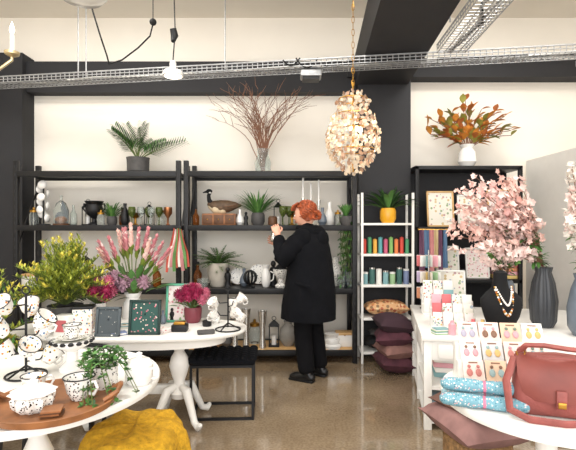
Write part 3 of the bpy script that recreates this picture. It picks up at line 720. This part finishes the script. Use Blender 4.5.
def bouquet(name,loc,vase,items,vmat,wall=.006):
    m=MB(); m.lathe(vase,vmat,n=20,wall=wall); H=vase[-1][1]
    for (dx,dy,dz,kind,mat,s) in items:
        e=V((dx,dy,dz)); m.tube([V((0,0,.03)),V((dx*.15,dy*.15,H)),V((dx*.6,dy*.6,H+(dz-H)*.6)),e],.004,STEM,5)
        if kind=='pom': m.pom(e,s,mat,46,.45)
        elif kind=='spike':
            d=(e-V((0,0,H*.6))).normalized(); x,y,_=dirmat(d)
            for k in range(30):
                a=k*2.4; t=k/30; m.leaf(e+d*s*(t-.5),d*1.5+(x*math.cos(a)+y*math.sin(a))*.6,s*.3*(1.15-t*.6),s*.13,GRYD if (k<5) else (PINKL if k%6==0 else mat),0,3,.4)
        elif kind=='leaf': m.leaf(e-V((dx,dy,dz))*.25,e-V((0,0,H)),s,s*.35,mat,.2,5)
    return m.done(name,loc)
it=[]
for i in range(15):
    a=-1.1+2.2*i/14; it.append((math.sin(a)*.26,R.uniform(-.08,.1),.38+math.cos(a)*.22+R.uniform(-.05,.05),'spike',[PROT,BLUSH,PROT][i%3],.23))
for i in range(9): it.append((R.uniform(-.14,.14),R.uniform(-.12,0),.28+R.uniform(0,.1),'pom',MAUVE,.055))
for i in range(14): it.append((R.uniform(-.25,.25),R.uniform(-.1,.1),.3+R.uniform(0,.18),'leaf',GRN,.16))
bouquet('protea_bouquet',(X(133,3.45),3.45,TZ),[(.06,0),(.08,.05),(.07,.16),(.05,.2),(.065,.24)],it,CER)
it=[(R.uniform(-.12,.12),R.uniform(-.12,.06),.24+R.uniform(0,.12),'pom',[PINK,MAG,PINK,PINKL][i%4],.05) for i in range(16)]+[(R.uniform(-.16,.16),R.uniform(-.1,.1),.25,'leaf',GRD,.12) for i in range(10)]
bouquet('peony_bouquet',(X(98,3.35),3.35,TZ+.0),[(.05,0),(.06,.04),(.06,.18)],it,CER)
it=[(.12*math.cos(i*2.4)*math.sqrt(i/18),.1*math.sin(i*2.4)*math.sqrt(i/18),.24-.05*(i/18)+R.uniform(-.01,.03),'pom',[MAG,PINK,MAG,PINK,MAG][i%5],.042) for i in range(19)]+[(R.uniform(-.14,.14),R.uniform(-.1,.1),.17,'leaf',GRN,.1) for i in range(10)]
bouquet('magenta_flower_pot',tt(193,322),[(.05,0),(.065,.03),(.07,.1),(.065,.12)],it,M('dusty_pink_pot','#7d3a44',.5))
# signs and print frames on table
GRS=PT('green_floral_sign','#1f4a44',['#d89aa2','#1f4a44','#e2ccc0','#b9606e','#1f4a44'],55,.3)
SLT=PT('slate_sign','#424b50',['#d8d4cc','#424b50','#424b50'],75,.2)
frame('floral_sign',(X(144,3.1),3.1,TZ),.22,.24,M('dark_teal_frame','#16302c',.5),GRS,-.15)
frame('chalk_sign',(X(107,3.05),3.05,TZ),.17,.2,M('slate_frame','#4a5358',.6),SLT,-.2)
frame('postcard_stand',(X(178,3.5),3.5,TZ),.2,.3,M('teal_frame','#5aa88a',.5),BOT2,-.15)
FLB=PT('floral_box','#e4dfd7',['#b85a5a','#5a8a6a','#e4dfd7','#cfa85a','#4a6a8a'],60,.38)
m=MB(); m.box((0,0,.09),(.13,.11,.18),FLB,bev=.006); m.box((0,0,.185),(.134,.114,.02),BLK,bev=.004); m.done('floral_tin',(X(84,3.15),3.15,TZ),.2)
m=MB(); m.box((0,0,.07),(.12,.1,.14),PAPER,bev=.006); m.box((0,-.052,.07),(.08,.002,.08),CM[0]); m.done('gift_box',(X(66,3.1),3.1,TZ),-.2)
def cards(name,loc,w,h,n,mats,rz=0):
    m=MB()
    for k in range(n): m.box((R.uniform(-.006,.006),R.uniform(-.006,.006),.004+.007*k),(w,h,.006),mats[k%len(mats)],rot=(0,0,R.uniform(-.08,.08)))
    return m.done(name,loc,rz)
cards('card_stack',tt(132,327),.16,.11,7,[PAPER,BOT,CM[2]],.3)
cards('card_stack',tt(97,332),.18,.11,5,[FLB,PAPER],-.2)
cards('card_stack',tt(160,332),.14,.1,4,[PAPER,BOT2],-.4)
cards('card_stack',tt(118,335),.1,.07,3,[CM[5],PAPER],.5)
for k_,px,py,s in (('bud_vase',163,324,.7),('lidded_jar',128,322,.7),('bud_vase',216,323,.8),('amber_bottle',157,321,.6),('figurine',172,322,.6)):
    smallm(k_,px).done(k_,tt(px,py),0,s)
m=MB(); m.box((0,0,.025),(.11,.08,.05),BLK,bev=.008); m.box((.0,0,.06),(.08,.06,.02),BRASS,bev=.004); m.done('black_trinket_box',tt(180,331))
m=MB(); m.lathe([(.03,0),(.035,.01),(.035,.04),(.02,.045)],BLK); m.done('ink_pot',tt(207,326))
m=MB(); m.box((0,0,.015),(.12,.05,.025),POTG,bev=.006); m.done('pencil_case',tt(206,334),.3)
W0='#eeebe5'
CUPM=PT('cup_pattern',W0,['#262626',W0,W0,'#d9b040',W0,'#5a7fa8',W0,W0,'#262626',W0,'#cf7a3a',W0],72,.4,.2)
def cup(m,c,s=1,mat=CUPM,rot=(0,0,0),saucer=True):
    T0=m.T.copy(); m.T=T0@Matrix.Translation(c)@Euler(rot).to_matrix().to_4x4()@Matrix.Scale(s,4)
    m.lathe([(.022,0),(.025,.006),(.036,.025),(.043,.06),(.046,.068)],mat,wall=.003,n=18)
    m.tube([(.046*math.cos(a*pi/10),.046*math.sin(a*pi/10),.069) for a in range(21)],.0022,BLK if mat in (CUPM,BW) else mat,5)
    m.tube([(.04,0,.055),(.06,0,.06),(.068,0,.042),(.055,0,.02),(.036,0,.022)],.005,CER if mat in (CUPM,BW) else mat,6)
    if saucer: m.lathe([(.03,-.008),(.07,.004),(.072,.007),(.03,-.003)],mat,n=20)
    m.T=T0
def cuptree(name,loc,H,n,s,mat):
    m=MB(); m.tube([(.09*math.cos(a*pi/10),.09*math.sin(a*pi/10),.006) for a in range(21)],.005,BLK,6)
    for a in (0,2.1,4.2): m.tube([(.09*math.cos(a),.09*math.sin(a),.006),(0,0,.05)],.005,BLK,6)
    m.tube([(0,0,.02),(0,0,H)],.006,BLK,6); m.tube([(.02*math.cos(a*pi/6),0,H+.02+.02*math.sin(a*pi/6)) for a in range(13)],.004,BLK,5)
    for k in range(n):
        a=k*2.3+.6; z=.07+(H-.12)*k/max(1,n-1); d=V((math.cos(a),math.sin(a),0))
        m.tube([(0,0,z),d*.06+V((0,0,z)),d*.085+V((0,0,z+.03))],.004,BLK,5)
        cup(m,d*.085+V((0,0,z-.02)),s,mat,rot=(0,.75,a+pi*.15),saucer=False)
    return m.done(name,loc)
cuptree('cup_tree',(X(228,3.25),3.25,TZ),.28,6,.85,PT('cup_soft','#e6e3dd',['#c0c2c6','#e6e3dd','#b8a8a0','#e6e3dd'],60,.38,.2))
# ---------------- foreground left round table
def roundtable(name,loc,r,H):
    m=MB(); m.lathe([(r-.03,H-.04),(r-.005,H-.035),(r,H-.02),(r,H-.008),(r-.006,H),(.001,H)],WHT,n=72)
    m.lathe([(.09,H-.04),(.05,H-.1),(.04,.45),(.07,.38),(.05,.3),(.06,.16),(.08,.12)],WHT,n=24)
    for k in range(3):
        a=k*2.094+.3; c,s_=math.cos(a),math.sin(a); m.tube([(c*.04,s_*.04,.16),(c*.15,s_*.15,.13),(c*.26,s_*.26,.04),(c*.34,s_*.34,.03)],[.04,.034,.028,.026],WHT,10,round=True)
    return m.done(name,loc)
T2=.72; L2X,L2Y=-1.19,2.13
roundtable('round_table',(L2X,L2Y,0),.56,T2)
def t2(px,py):
    d=(CH-T2)*FP/(py-225); return (X(px,d),d,T2)
# tray
m=MB(); m.lathe([(.2,0),(.235,.008),(.245,.035),(.235,.035),(.22,.014),(.001,.012)],WOOD,n=48)
for sg in (-1,1): m.tube([(sg*.2,-.06,.03),(sg*.25,-.05,.06),(sg*.255,0,.07),(sg*.25,.05,.06),(sg*.2,.06,.03)],.01,WOOD,8)
trx,tr_y,_=t2(55,406); m.done('wooden_tray',(trx,tr_y,T2),.2)
m=MB(); cup(m,(-.0,0,.0),1.1,CUPM,(0,0,.5)); m.done('teacup',(trx-.12,tr_y+.06,T2+.03))
# ruffled pot on tray
m=MB(); m.lathe([(.05,0),(.07,.02),(.075,.05),(.05,.07)],BW,n=40,rib=.08,ribn=10); m.lathe([(.07,.06),(.085,.072),(.06,.085),(.03,.1)],CER,n=40,rib=.06,ribn=10); m.lathe([(.02,.095),(.018,.115),(.003,.125)],CER)
m.done('ruffled_sugar_bowl',(trx-.05,tr_y-.07,T2+.014))
m=MB(); cup(m,(0,0,0),1.35,BW,(0,0,-.3),saucer=False); m.done('checked_mug',(trx+.08,tr_y+.04,T2+.014))
cards('coaster_stack',(trx+.05,tr_y-.12,T2+.014),.07,.07,4,[WOODD,WOOD],.3)
cuptree('cup_tree',(X(26,2.2),2.2,T2),.40,8,1.1,CUPM)
m=MB(); m.lathe([(.06,0),(.062,.02),(.03,.05),(.028,.1),(.08,.13),(.095,.145),(.097,.16),(.02,.15)],CER,n=28); 
for k in range(16): a=k*pi/8; m.ell((.094*math.cos(a),.094*math.sin(a),.152),(.015,.015,.01),BLK,8,5)
cup(m,(0,0,.165),1.0,BW); m.done('cake_stand',(X(72,2.28),2.28,T2))
m=MB(); m.lathe([(.05,0),(.062,.015),(.064,.08),(.058,.09)],CER,n=28); m.lathe([(.066,.09),(.05,.11),(.015,.118),(.01,.13),(.016,.14),(.003,.147)],CER,n=28); m.tube([(.06,0,.07),(.09,0,.065),(.09,0,.03),(.062,0,.02)],.006,CER); m.done('white_canister',t2(139,383))
# ivy in mug
m=MB(); m.lathe([(.05,0),(.058,.02),(.06,.11)],BW,n=22,wall=.005); m.lathe([(.054,.09),(.001,.095)],SOIL)
for i in range(22):
    a=i*2.4 if i<13 else R.uniform(-2.0,-.7); L=R.uniform(.07,.11) if i<13 else R.uniform(.18,.28); n=7; pts=[]
    for k in range(n+1):
        t=k/n; r=.03+L*.75*t; z=.11+.06*math.sin(t*3.0)-(.10*t*t*(L>.17)); z=max(z,.012)
        pts.append(V((r*math.cos(a+.4*t),r*math.sin(a+.4*t),z)))
    m.tube(pts,.002,STEM,4)
    for p in pts[1:]:
        for q in range(3): m.leaf(p,(R.uniform(-1,1),R.uniform(-1,1),R.uniform(-.2,.7)),R.uniform(.02,.03),.02,[GRN,GRD,GRN][(i+q)%3],.1,3,shape=.7)
m.done('trailing_ivy',t2(104,389))
# dark chair behind the round table
m=MB()
for x in (-.19,.19):
    for y in (-.18,.18): m.tube([(x,y,0),(x*.9,y*.9,.45)],.016,BLK,8)
m.box((0,0,.46),(.42,.4,.04),BLK,bev=.012)
m.tube([(-.19,.18,.45),(-.19,.2,.64),(0,.21,.66),(.19,.2,.64),(.19,.18,.45)],.014,BLK,8)
m.done('dining_chair',(-1.38,2.8,0),.2)
# yellow throw over pouf
KNY=M('mustard_knit','#bd901f',.95,var=.25,scale=30,bump=.9,bscale=70)
m=MB(); m.lathe([(.2,0),(.24,.04),(.25,.2),(.24,.3),(.2,.34),(.001,.34)],POTG,n=32); rings=[]; n=72
for j,(r,z) in enumerate([(.01,.375),(.1,.375),(.19,.37),(.235,.355),(.262,.32),(.272,.27),(.28,.2),(.29,.14),(.3,.08)]):
    am=.0 if j<3 else .03*(j-2)/6
    rings.append([V(((r+am*math.sin(9*a+j*.25)+am*.6*math.sin(14*a+1))*math.cos(a),(r+am*math.sin(9*a+j*.25))*math.sin(a),z+(.012*math.sin(5*a+j)+.006*math.sin(9*a) if 0<j<4 else 0))) for a in [2*pi*i/n for i in range(n)]])
m.loft(rings,KNY,cap=False); m.add([p for p in rings[0]],[tuple(range(n))],KNY)
m.done('pouf_with_throw',(X(133,2.42),2.46,0))
# ---------------- right counter
ca=-math.atan2(.245,1.19); CZ=.677; CL=(.965,3.19,0)
m=MB(); w,dp=1.35,1.22
m.box((w/2,dp/2,CZ-.02),(w+.03,dp+.03,.04),WHT,bev=.006)
m.box((w/2,dp/2,CZ-.11),(w-.02,dp-.02,.14),WHT,bev=.004)
for x in (.03,w/2,w-.03):
    for y in (.03,dp/2,dp-.03): m.box((x,y,CZ/2-.02),(.055,.055,CZ-.04),WHT,bev=.004)
for z in (.3,.06): m.box((w/2,dp/2,z),(w-.02,dp-.02,.025),WHT)
m.box((w/2,dp-.02,.3),(w-.04,.02,.55),WHT)
for x in (.36,1.0):
    m.box((x,.0,CZ-.11),(.52,.014,.1),WHT,bev=.003); m.ell((x,-.012,CZ-.11),.014,BRASS)
m.box((-.0,.32,CZ-.11),(.014,.5,.1),WHT,bev=.003); m.box((-.0,.9,CZ-.11),(.014,.5,.1),WHT,bev=.003)
m.done('display_counter',CL,ca)
def CP(x,y,z=CZ): 
    c,s_=math.cos(ca),math.sin(ca); return (CL[0]+x*c-y*s_,CL[1]+x*s_+y*c,z)
m=MB()
for i in range(5): m.box((.0,.0,.02+.036*i),(.2,.3,.034),[CM[2],PAPER,CM[4],CM[6],CM[5]][i],bev=.003,rot=(0,0,R.uniform(-.1,.1)))
m.done('book_stack',CP(.2,.35,.315),ca)
for (x,y,z,mt,nm) in ((.2,.25,.075,'#7c8f9a','folded_towels'),(.25,.8,.075,'#c9a89a','folded_towels'),(.2,.85,.315,'#d9d0c0','folded_towels'),(.75,.25,.315,'#b8c8c0','folded_towels'),(.8,.25,.075,'#c8a0a0','folded_towels')):
    m=MB()
    for k in range(3): m.box((0,0,.028+.055*k),(.3,.34,.052),M('towel_'+mt[1:]+str(k),mt,.95,bump=.4),bev=.02)
    m.done(nm,CP(x,y,z),ca)
# merchandise on the counter
def stand(name,loc,cols,rows,cw,ch,mats,rz):
    m=MB(); W2=cols*cw*1.08
    for r in range(rows):
        y=r*.05; z=r*ch*.62
        m.box((0,y+.0,z+.01),(W2+.02,.05,.02),WHT,bev=.002); m.box((0,y+.028,z*.5+ch*.35),(W2+.02,.006,z+ch*.7),WHT)
        for c in range(cols):
            x=(c-(cols-1)/2)*cw*1.08; mm=mats[(r*cols+c*3+r)%len(mats)]
            m.box((x,y+.008,z+.02+ch/2),(cw,.01,ch),mm,rot=(-.15,0,R.uniform(-.05,.05)),bev=.002)
    return m.done(name,loc,rz)
stand('gift_card_rack',CP(.24,.24),4,3,.07,.1,[FLB,BOT2,CM[4],PAPER,FLB,CM[0],BOT,CM[3]],ca)
stand('gift_card_rack',CP(.2,.76),3,3,.08,.12,[PAPER,BOT2,CM[6],CM[2],FLB,BOT,CM[0]],ca)
cards('card_stack',CP(.12,.06),.1,.07,6,[CM[3],PAPER,CM[2]],.2)
for i in range(6):
    m=MB(); hh_=R.uniform(.07,.11); m.lathe([(.024,0),(.026,.01),(.026,hh_),(.013,hh_+.01),(.013,hh_+.025)],[CM[4],PAPER,CM[0],CM[1],PAPER,CM[3]][i],n=14); m.done('lotion_bottle',CP(.2+.07*i,.04+.03*(i%2)))
frame('botanical_picture',CP(.35,1.1),.26,.36,WHT,BOT,-.12,ca)
m=MB(); m.tube([(0,0,0),(0,0,.55)],.006,SIL); m.lathe([(.08,0),(.08,.01)],SIL)
for k in range(12):
    a=k*pi/6
    for z in (.15,.3,.45): m.box((.07*math.cos(a),.07*math.sin(a),z),(.08,.003,.1),[CM[(k+int(z*10))%10],PAPER][k%2],rot=(0,0,a),bev=.001)
m.done('spinner_card_rack',CP(.14,1.04))
# bust
VEL=M('black_velvet','#0e0e10',.9)
m=MB(); rings=[]
for z,rx,ry,cy in ((0,.06,.05,0),(.02,.065,.055,0),(.03,.05,.045,0),(.06,.09,.055,0),(.14,.13,.065,-.01),(.22,.155,.07,-.01),(.27,.155,.06,0),(.31,.11,.055,.005),(.34,.06,.05,.01),(.39,.048,.045,.01),(.45,.046,.044,.01),(.46,.03,.03,.01)):
    rings.append([V((rx*math.cos(a*pi/14),cy+ry*math.sin(a*pi/14),z)) for a in range(28)])
m.loft(rings,VEL)
for k in range(34):
    t=k/33*2-1; m.ell((.085*t*(1-.25*t*t),-.08+.055*t*t,.16+.19*abs(t)**1.6),.010 if k%2 else .0085,[BRASS,WPET,M('amber_bead','#b56a2a',.3)][k%3],8,6)
for k in range(24):
    t=k/23*2-1; m.ell((.06*t,-.078+.05*t*t,.23+.12*abs(t)**1.6),.007,WPET,6,5)
m.done('necklace_bust',(X(501,3.15),3.15,CZ),.15)
# vases with tall blossoms
def blossoms(name,loc,vprof,vmat,stems,mats,rib=0,ribn=0,br=.022,n=22,seed=1,handle=False):
    rr_=random.Random(seed); m=MB(); H=vprof[-1][1]
    if rib: m.lathe(vprof,vmat,n=96,rib=rib,ribn=ribn)
    else: m.lathe(vprof,vmat,n=24,wall=.008)
    if handle: m.tube([(.07,0,H*.85),(.13,0,H*.8),(.13,0,H*.5),(.09,0,H*.4)],.012,vmat,8)
    for (ex,ey,ez) in stems:
        e=V((ex,ey,ez)); b0=V((0,0,H)); mid=b0.lerp(e,.5)+V((-ex*.15,0,.08)); pts=[]
        for k in range(9):
            t=k/8; pts.append(b0*(1-t)**2+mid*2*t*(1-t)+e*t*t)
        m.tube([V((0,0,.05))]+pts,[.004]*5+[.0035,.003,.003,.002,.002],TWIG,4); mt=mats[rr_.randrange(len(mats))]
        for k in range(n):
            t=.38+.62*k/(n-1); i=min(7,int(t*8)); p=pts[i].lerp(pts[i+1],t*8-i)+V((rr_.uniform(-1,1),rr_.uniform(-1,1),rr_.uniform(-1,1)))*.05*(1.3-t)
            m.blossom(p,br*rr_.uniform(.7,1.2),mt,5)
        for k in range(3):
            t=rr_.uniform(.2,.6); i=int(t*8); m.leaf(pts[i],(rr_.uniform(-1,1),rr_.uniform(-1,.5),rr_.uniform(-.3,.6)),.08,.03,GRN,.2,4)
    return m.done(name,loc)
r9=random.Random(3)
st=[]
for i in range(42):
    x=-.72+.58*(i+r9.random())/42; st.append((x,r9.uniform(-.15,.2),.55+r9.uniform(.0,.66)*(1-.5*abs(x+.4))))
blossoms('pink_blossom_vase',CP(.93,.46),[(.065,0),(.09,.05),(.1,.2),(.08,.34),(.055,.42),(.065,.46)],CHAR,st,[BLUSH,PINKL,BLUSH,M('petal_rose','#dcaca5',.6,var=.2),PINKL],rib=.03,ribn=16,br=.034,seed=2)
st=[(-.2+.5*(i+r9.random())/46,r9.uniform(-.25,.1),.5+r9.uniform(.0,.86)) for i in range(46)]
blossoms('white_blossom_vase',CP(1.1,.2),[(.06,0),(.095,.06),(.1,.2),(.075,.33),(.05,.4),(.06,.44)],BLUEG,st,[WPET,WPET,WPET,PINKL],br=.034,seed=5,handle=True)
st=[(r9.uniform(-.3,.15),r9.uniform(-.2,.1),.4+r9.uniform(.0,.22)) for i in range(9)]
blossoms('blossom_vase',CP(.78,.92),[(.05,0),(.08,.05),(.07,.25),(.05,.3)],BLUEG,st,[GRL,PINKL,PINKL,ORG],br=.028,seed=8)
# cushions by white stand
PUR=M('burgundy_velvet','#55303a',.9,var=.25,scale=15)
m=MB(); 
for k,(z,c) in enumerate(((.1,PUR),(.23,M('dusty_rose_wool','#8c6760',.95,var=.2)),(.35,PUR),(.48,M('plum_wool','#402c34',.95)))): m.pillow((.02*math.sin(k*2),0,z),(.36,.38,.2),c,rot=(.08*math.sin(k*3),.12*math.cos(k*2),R.uniform(-.3,.3)))
m.done('cushion_pile',(1.06,4.48,0))
# foreground right table
roundtable('round_table',(1.13,1.96,0),.44,T2)
# card display with earrings
PKC=M('card_blush','#e9cdc4',.7); TNC=M('card_tan','#d6b89e',.7); GYC=M('card_grey','#c9c6c4',.7)
EAR=[M('ear_%d'%i,c,.5) for i,c in enumerate(('#b8736c','#7a5a48','#8fa5a6','#c9959c','#6d7f70','#cfa86a','#a5a0b0'))]
m=MB()
for r in range(3):
    for c in range(4):
        m.T=Matrix.Translation((0,.052*r,.015+.078*r))@Matrix.Rotation(-.45,4,'X'); x=(c-1.5)*.1
        m.box((x,0,.05),(.093,.004,.105),[PKC,TNC,PAPER,GYC,PKC][(c+2*r)%5],bev=.001)
        mm=EAR[(c*2+r*3)%7]
        for sx in (-.02,.02):
            m.ell((x+sx,-.006,.045),(.014,.004,.018),mm,12,6); m.ell((x+sx,-.006,.072),(.008,.003,.008),EAR[(c+r)%7],8,5)
        m.box((x,-.003,.09),(.04,.001,.006),TWIG)
    m.T=Matrix.Identity(4)
    m.box((0,.03+.052*r,.01+.036*r),(.42,.05,.02+.072*r),WHT,bev=.002)
m.done('earring_card_display',(X(514,2.0),2.04,T2),-.12)
# fabric rolls
BF=PT('blue_fabric','#6a98a6',['#d8d6d0','#3f7686','#cfa0a0','#8fb0b8'],110,.36)
BF2=PT('blue_fabric_light','#8fb2bb',['#e2e2e0','#4f828f','#d0b0a8','#a9c4c9'],120,.36)
for k,(ox,oy,oz,mt) in enumerate(((0,0,.028,BF),(.03,.065,.028,BF2),(.015,.033,.078,BF))):
    m=MB(); T=[V((-.15+.3*t/8,0,0)) for t in range(9)]; m.tube(T,[.024,.027,.028,.027,.022,.027,.028,.027,.024],mt,16,round=True); m.tube([(-.005,0,0),(.005,0,0)],.0245,PINK,12)
    m.done('fabric_roll',(X(484,1.8)+ox,1.8+oy,T2+oz),-.3)
# leather bag
LEA=M('rust_leather','#8d4b45',.5,var=.2,scale=12,bump=.2,bscale=90); LEB=M('rust_leather_dark','#7f4038',.5,var=.15)
m=MB()
rings=[]
for z,wx,wy in ((0,.13,.045),(.012,.145,.055),(.06,.152,.062),(.13,.145,.054),(.19,.132,.038),(.21,.125,.024)):
    rg=[]
    for i in range(32):
        a=2*pi*i/32; c_,s_=math.cos(a),math.sin(a); rg.append(V((wx*abs(c_)**.5*(1 if c_>0 else -1),wy*abs(s_)**.6*(1 if s_>0 else -1),z+.005*math.sin(3*a))))
    rings.append(rg)
m.loft(rings,LEA)
m.tube([(-.13,-.0,.205),(0,-.0,.215),(.13,-.0,.205)],.014,LEB,10,round=True)
fl=[]
for j,(y,z) in enumerate(((.02,.21),(-.01,.22),(-.045,.2),(-.066,.15),(-.074,.09),(-.073,.06))):
    fl.append([(x*(1-.1*(j==4)-.3*(j==5)),y+.02*(abs(x)/.138)**4,z) for x in (-.138,-.1,-.05,0,.05,.1,.138)])
vs=[p for r_ in fl for p in r_]; fs=[(j*7+i,j*7+i+1,(j+1)*7+i+1,(j+1)*7+i) for j in range(5) for i in range(6)]; m.add(vs,fs,LEB)
m.box((0,-.079,.075),(.034,.01,.07),LEA,bev=.003); m.box((0,-.086,.06),(.026,.008,.022),BRASS,bev=.002)
for sx in (-.12,.12): m.tube([(sx+.015*math.cos(a*pi/4),-.01,.22+.015*math.sin(a*pi/4)) for a in range(9)],.003,BRASS,5)
m.tube([(-.12,-.01,.23),(-.105,-.03,.255),(-.05,-.06,.265),(.02,-.07,.26),(.09,-.04,.25),(.12,-.01,.23)],.009,LEA,8,sx=2.4)
m.tube([(-.14,-.0,.2),(-.175,-.04,.12),(-.17,-.09,.03),(-.11,-.12,.012),(-.0,-.125,.011),(.08,-.1,.011)],.008,LEA,8,sx=2)
m.done('leather_bag',(X(562,1.72),1.76,T2),-.3,1.05)
m=MB(); m.lathe([(.05,0),(.055,.01),(.055,.09),(.05,.1)],BLUEG,n=20,wall=.004); m.done('small_planter',(1.42,2.14,T2))
# cushion stool beneath
MV=M('mauve_velvet','#8f6c68',.9,var=.2,scale=10)
m=MB(); m.lathe([(.17,0),(.19,.02),(.19,.22),(.17,.24)],WICK,n=28); m.pillow((0,0,.31),(.5,.46,.2),MV,rot=(.05,.05,.3)); m.pillow((.02,.02,.42),(.42,.4,.14),M('brown_wool','#6e5148',.95,var=.2),rot=(.03,-.04,.5)); m.done('cushioned_pouf',(X(486,2.5),2.62,0))
# ---------------- light
def area(name,loc,rot,sx,sy,p,col=(1,1,1)):
    l=bpy.data.lights.new(name,'AREA'); l.shape='RECTANGLE'; l.size=sx; l.size_y=sy; l.energy=p; l.color=col
    o=bpy.data.objects.new(name,l); bpy.context.scene.collection.objects.link(o); o.location=loc; o.rotation_euler=rot; return o
area('shopfront_daylight',(0,-1.5,2.0),(math.radians(90),0,0),6.5,2.8,198,(1,.99,.97))
for x,y in ((-2,1.2),(2,1.2),(-2,3.6),(2,3.6),(0,2.4)): area('overhead_fill',(x,y,3.85),(0,0,0),1.2,.6,45,(1,.975,.93))  # soft overhead fill added below the ceiling, unseen, no panel fixtures behind it
p=bpy.data.lights.new('chandelier_bulb','POINT'); p.energy=4; p.color=(1,.85,.65); p.shadow_soft_size=.05
o=bpy.data.objects.new('chandelier_bulb',p); bpy.context.scene.collection.objects.link(o); o.location=(X(353,3.9)+.03,3.9,cz+.35)
w=bpy.data.worlds.new('World'); bpy.context.scene.world=w; w.use_nodes=True
w.node_tree.nodes['Background'].inputs[0].default_value=(.96,.97,1,1); w.node_tree.nodes['Background'].inputs[1].default_value=1.15
sc=bpy.context.scene; sc.view_settings.view_transform='Standard'; sc.view_settings.exposure=0.05
cam=bpy.data.cameras.new('camera'); cam.lens=28; cam.sensor_width=36; co=bpy.data.objects.new('camera',cam); sc.collection.objects.link(co)
co.location=(0,0,CH); co.rotation_euler=(math.radians(90),0,0); sc.camera=co
